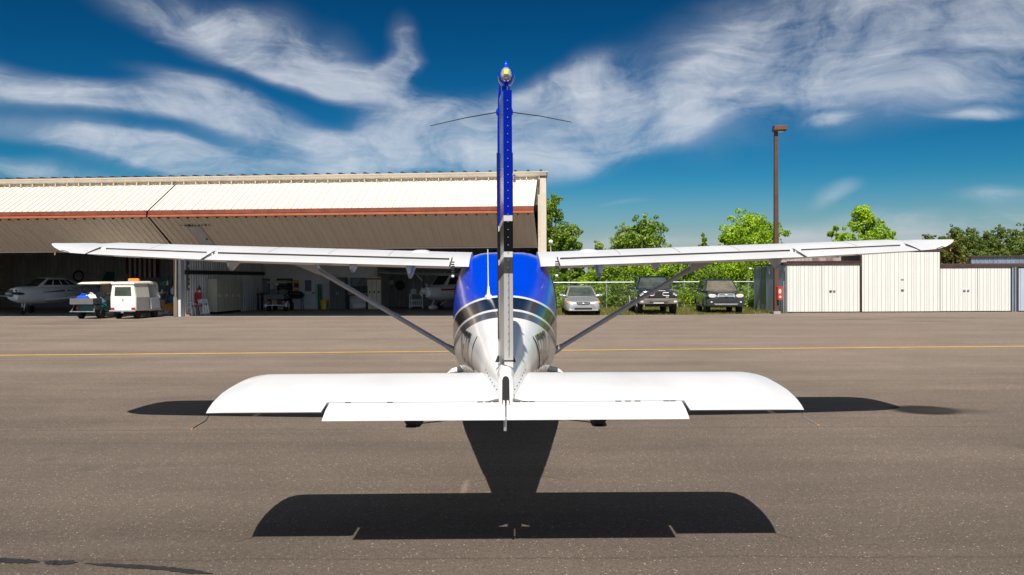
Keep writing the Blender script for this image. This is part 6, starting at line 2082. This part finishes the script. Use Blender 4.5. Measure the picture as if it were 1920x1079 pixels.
t_ = inside('plywood_board', 'tan plywood board standing behind the golf cart roof post', 'board', a0, 3.5)
MB().box(-.05, a1 - a0 + .6, -.02, .02, 0, 1.72, M=Matrix.Rotation(R(-4), 4, 'X')).build('board', M['cardboard'], t_)
MB().box(-.05, a1 - a0 + .6, -.045, -.022, 1.0, 1.06, M=Matrix.Rotation(R(-4), 4, 'X')).build('batten', M['wood'], t_)


# ------------------------------------------------------------------ aircraft inside the hangar
def oval(y, w, zb, zt, n=20, ex=2.4):
    return rrect(y, w, zb, zt, ex, n)


pip = thing('low_wing_aircraft', 'pale low-wing aircraft with a teal stripe parked nose out in the left bay', 'aircraft', (-26.40, 46.3, 0.006), math.atan2(0.3, -0.95))
# local +y points to the nose; nose tip at y = 0
FSP = [(-.05, .20, .98, 1.30), (-.15, .40, .78, 1.42), (-.6, .50, .62, 1.50), (-1.3, .56, .56, 1.53), (-2.0, .60, .55, 1.54), (-3.2, .61, .55, 1.56), (-4.3, .50, .66, 1.52), (-5.5, .32, .82, 1.46), (-6.8, .14, 1.0, 1.36), (-7.3, .06, 1.08, 1.30)]
pb = MB().loft([oval(*r_) for r_ in FSP]).build('fuselage', M['piper_paint'], pip, smooth=45)
B = [(-.52, -1.25, 1.46), (.52, -1.25, 1.46), (.55, -4.5, 1.46), (-.55, -4.5, 1.46)]
T = [(-.40, -2.05, 1.95), (.40, -2.05, 1.95), (.42, -3.35, 1.93), (-.42, -3.35, 1.93)]
cb = MB().loft([B, [tuple(Vector(p_).lerp(Vector(q_), .55) + Vector((.05 if p_[0] > 0 else -.05, 0, 0))) for p_, q_ in zip(B, T)], T, [(-.25, -2.2, 2.0), (.25, -2.2, 2.0), (.25, -3.2, 1.98), (-.25, -3.2, 1.98)]]).build('cabin', M['piper_paint'], pip, smooth=50, bevel=0.04)
pane('windshield', (B[1], B[0], T[0], T[1]), (.06, .48, .10, .92), M['glass'], cb, 0.05, 0.03)
pane('windshield', (B[1], B[0], T[0], T[1]), (.52, .94, .10, .92), M['glass'], cb, 0.05, 0.03)
for q, sg in (((B[0], B[3], T[3], T[0]), -1), ((B[2], B[1], T[1], T[2]), 1)):
    for u0, u1 in ((.07, .27), (.31, .50), (.54, .70), (.74, .88)):
        uv = (u0, u1, .22, .84) if sg < 0 else (1 - u1, 1 - u0, .22, .84)
        pane('side_window', q, uv, M['glass'], cb, 0.06, 0.058)
mbp = MB()
bvp = BVHTree.FromPolygons([Vector(p_) for p_ in MB().loft([oval(*r_) for r_ in FSP]).v], MB().loft([oval(*r_) for r_ in FSP]).f)
for sg in (-1, 1):
    for k in range(14):
        ys_ = [-1.6 - .35 * k, -1.6 - .35 * (k + 1)]
        zc_ = [1.18 + .018 * k, 1.18 + .018 * (k + 1)]
        ws_ = [.02 + .006 * k, .02 + .006 * (k + 1)]
        pts = []
        for a_, b_, c_, d_ in ((ys_[0], zc_[0], ws_[0], -1), (ys_[1], zc_[1], ws_[1], -1), (ys_[1], zc_[1], ws_[1], 1), (ys_[0], zc_[0], ws_[0], 1)):
            h_ = bvp.ray_cast(Vector((sg * 3, a_, b_ + c_ * d_)), Vector((-sg, 0, 0)))[0]
            if h_ is not None:
                pts.append(h_ + Vector((sg * .004, 0, 0)))
        if len(pts) == 4:
            mbp.poly(pts)
mbp.build('cheat_stripe', M['teal'], pip, fix=False)
sp = MB().lathe([(.20, 0), (.18, .10), (.11, .26), (.04, .36), (0, .38)], (0, -.06, 1.14), (0, 1, 0), 16).build('spinner', M['steel'], pip, smooth=50)
for sg in (-1, 1):
    MB().loft([[(sg * r_, -.02 - w, 1.14 - w * .4), (sg * r_, .0 - w, 1.14 - w), (sg * r_, .04 + w, 1.14 + w * .4), (sg * r_, .02 + w, 1.14 + w)] for r_, w in ((.12, .05), (.4, .08), (.75, .07), (.93, .04))]).build('propeller_blade', M['black_plastic'], sp).rotation_euler = (0, 0, 0)
    slab_ = MB().prism([(sg * .10, -.13, 1.22), (sg * .32, -.13, 1.20), (sg * .30, -.13, 1.33), (sg * .12, -.13, 1.35)], (0, .03, 0)).build('air_inlet', M['dark'], pip)
    wp = MB()
    rings = []
    for x, ly, ty, th, z in ((.45, -1.75, -3.55, .13, .74), (1.2, -2.0, -3.55, .12, .80), (4.6, -2.15, -3.5, .09, 1.10), (4.9, -2.4, -3.4, .05, 1.14)):
        rings.append([(sg * x, ly + (ty - ly) * c, z + th * s * (1 if c < .5 else .9)) for c, s in ((0, 0), (.06, .5), (.25, 1), (.55, .8), (1, .08), (1, -.08), (.5, -.4), (.1, -.4))])
    wp.loft(rings).build('wing', M['piper_paint'], pip, smooth=40)
    MB().loft([[(sg * x, -6.5, 1.28), (sg * x, -6.6, 1.31), (sg * x, -7.3, 1.28), (sg * x, -7.3, 1.26)] for x in (.05, 1.8)]).build('tailplane', M['piper_paint'], pip)
    ml = MB().tube([(sg * 1.5, -2.7, .82), (sg * 1.5, -2.75, .2)], .04, 8).build('gear_leg', M['steel'], pip)
    MB().lathe([(.06, -.07), (.2, -.08), (.22, 0), (.2, .08), (.06, .07)], (sg * 1.5, -2.75, .22), (1, 0, 0), 18).build('tyre', M['rubber'], ml, smooth=40)
MB().loft([[(-.05, y0_, z_), (.05, y0_, z_), (.04, y1_, z_), (-.04, y1_, z_)] for y0_, y1_, z_ in ((-5.9, -7.3, 1.3), (-6.6, -7.45, 2.0), (-6.85, -7.5, 2.35))]).build('fin', M['teal'], pip, bevel=0.02)
nl = MB()
for sx in (-.09, .09):
    nl.tube([(sx, -.85, .62), (sx * .8, -.78, .22)], .024, 6)
nl = nl.tube([(0, -.95, .62), (0, -.80, .30)], .03, 6).build('nose_gear_leg', M['alu'], pip)
MB().lathe([(.06, -.06), (.17, -.07), (.2, 0), (.17, .07), (.06, .06)], (0, -.78, .20), (1, 0, 0), 18).build('tyre', M['rubber'], nl, smooth=40)

ces = thing('red_striped_aircraft', 'white high-wing aircraft with a dark red stripe half hidden behind the blue cabin', 'aircraft', (-4.95, 49.4, 0.006), math.atan2(0.55, -0.83))
FSC = [(-.05, .22, .95, 1.25), (-.12, .40, .78, 1.36), (-.5, .50, .66, 1.42), (-1.2, .54, .58, 1.46), (-1.9, .55, .55, 1.50), (-3.2, .55, .56, 1.55), (-4.5, .42, .75, 1.55), (-6.0, .22, 1.0, 1.52), (-7.2, .08, 1.15, 1.45)]
MB().loft([oval(*r_) for r_ in FSC]).build('fuselage', M['piper_paint'], ces, smooth=45)
B = [(-.50, -1.2, 1.42), (.50, -1.2, 1.42), (.50, -4.2, 1.46), (-.50, -4.2, 1.46)]
T = [(-.48, -1.85, 2.05), (.48, -1.85, 2.05), (.46, -3.0, 2.05), (-.46, -3.0, 2.05)]
cb = MB().loft([B, T]).build('cabin', M['piper_paint'], ces, bevel=0.04)
pane('windshield', (B[1], B[0], T[0], T[1]), (.06, .94, .08, .92), M['glass'], cb)
for q in ((B[0], B[3], T[3], T[0]), (B[2], B[1], T[1], T[2])):
    for u0, u1 in ((.1, .48), (.52, .9)):
        pane('side_window', q, (u0, u1, .1, .85), M['glass'], cb)
for sg in (-1, 1):
    MB().loft([[(sg * x, ly + (ty - ly) * c, z + .12 * s) for c, s in ((0, 0), (.06, .5), (.3, 1), (.6, .7), (1, .06), (1, -.06), (.4, -.35), (.08, -.4))] for x, ly, ty, z in ((.3, -1.8, -3.4, 2.05), (2.6, -1.8, -3.4, 2.12), (5.3, -2.0, -3.15, 2.20))]).build('wing', M['piper_paint'], ces, smooth=40)
    MB().tube([(sg * .55, -2.0, .75), (sg * 2.4, -2.3, 2.05)], .045, 8).build('wing_strut', M['piper_paint'], ces, smooth=50)
    MB().box(sg * .545 - .015, sg * .545 + .015, -4.0, -.9, 1.16, 1.25).build('cheat_stripe', M['red_cloth'], ces)
    MB().prism([(sg * .12, -.118, 1.10), (sg * .33, -.118, 1.10), (sg * .31, -.118, 1.24), (sg * .14, -.118, 1.25)], (0, .03, 0)).build('air_inlet', M['dark'], ces)
sp = MB().lathe([(.19, 0), (.16, .12), (.08, .26), (0, .30)], (0, -.05, 1.12), (0, 1, 0), 16).build('spinner', M['white_plain'], ces, smooth=50)
for sg in (-1, 1):
    MB().loft([[(-.05 - w, .0 - w * .3, 1.12 + sg * r_), (.0 - w * .5, .03, 1.12 + sg * r_), (w, .05, 1.12 + sg * r_), (w * .4, .02, 1.12 + sg * r_)] for r_, w in ((.12, .03), (.5, .06), (.9, .03))]).build('propeller_blade', M['black_plastic'], sp)
nl = MB().tube([(0, -.9, .62), (0, -.75, .3)], .035, 8).build('nose_gear_leg', M['white_plain'], ces)
MB().loft([oval(y, w, zb, zt, 14) for y, w, zb, zt in ((-.45, .04, .14, .2), (-.55, .12, .08, .32), (-.8, .14, .06, .36), (-1.1, .08, .12, .28), (-1.25, .03, .18, .22))]).build('wheel_fairing', M['white_plain'], nl, smooth=50)
for sg in (-1, 1):
    ml = MB().tube([(sg * .5, -2.9, .62), (sg * 1.15, -2.95, .25)], .04, 8).build('main_gear_leg', M['white_plain'], ces)
    MB().lathe([(.06, -.07), (.19, -.08), (.21, 0), (.19, .08), (.06, .07)], (sg * 1.2, -2.95, .21), (1, 0, 0), 18).build('tyre', M['rubber'], ml, smooth=40)
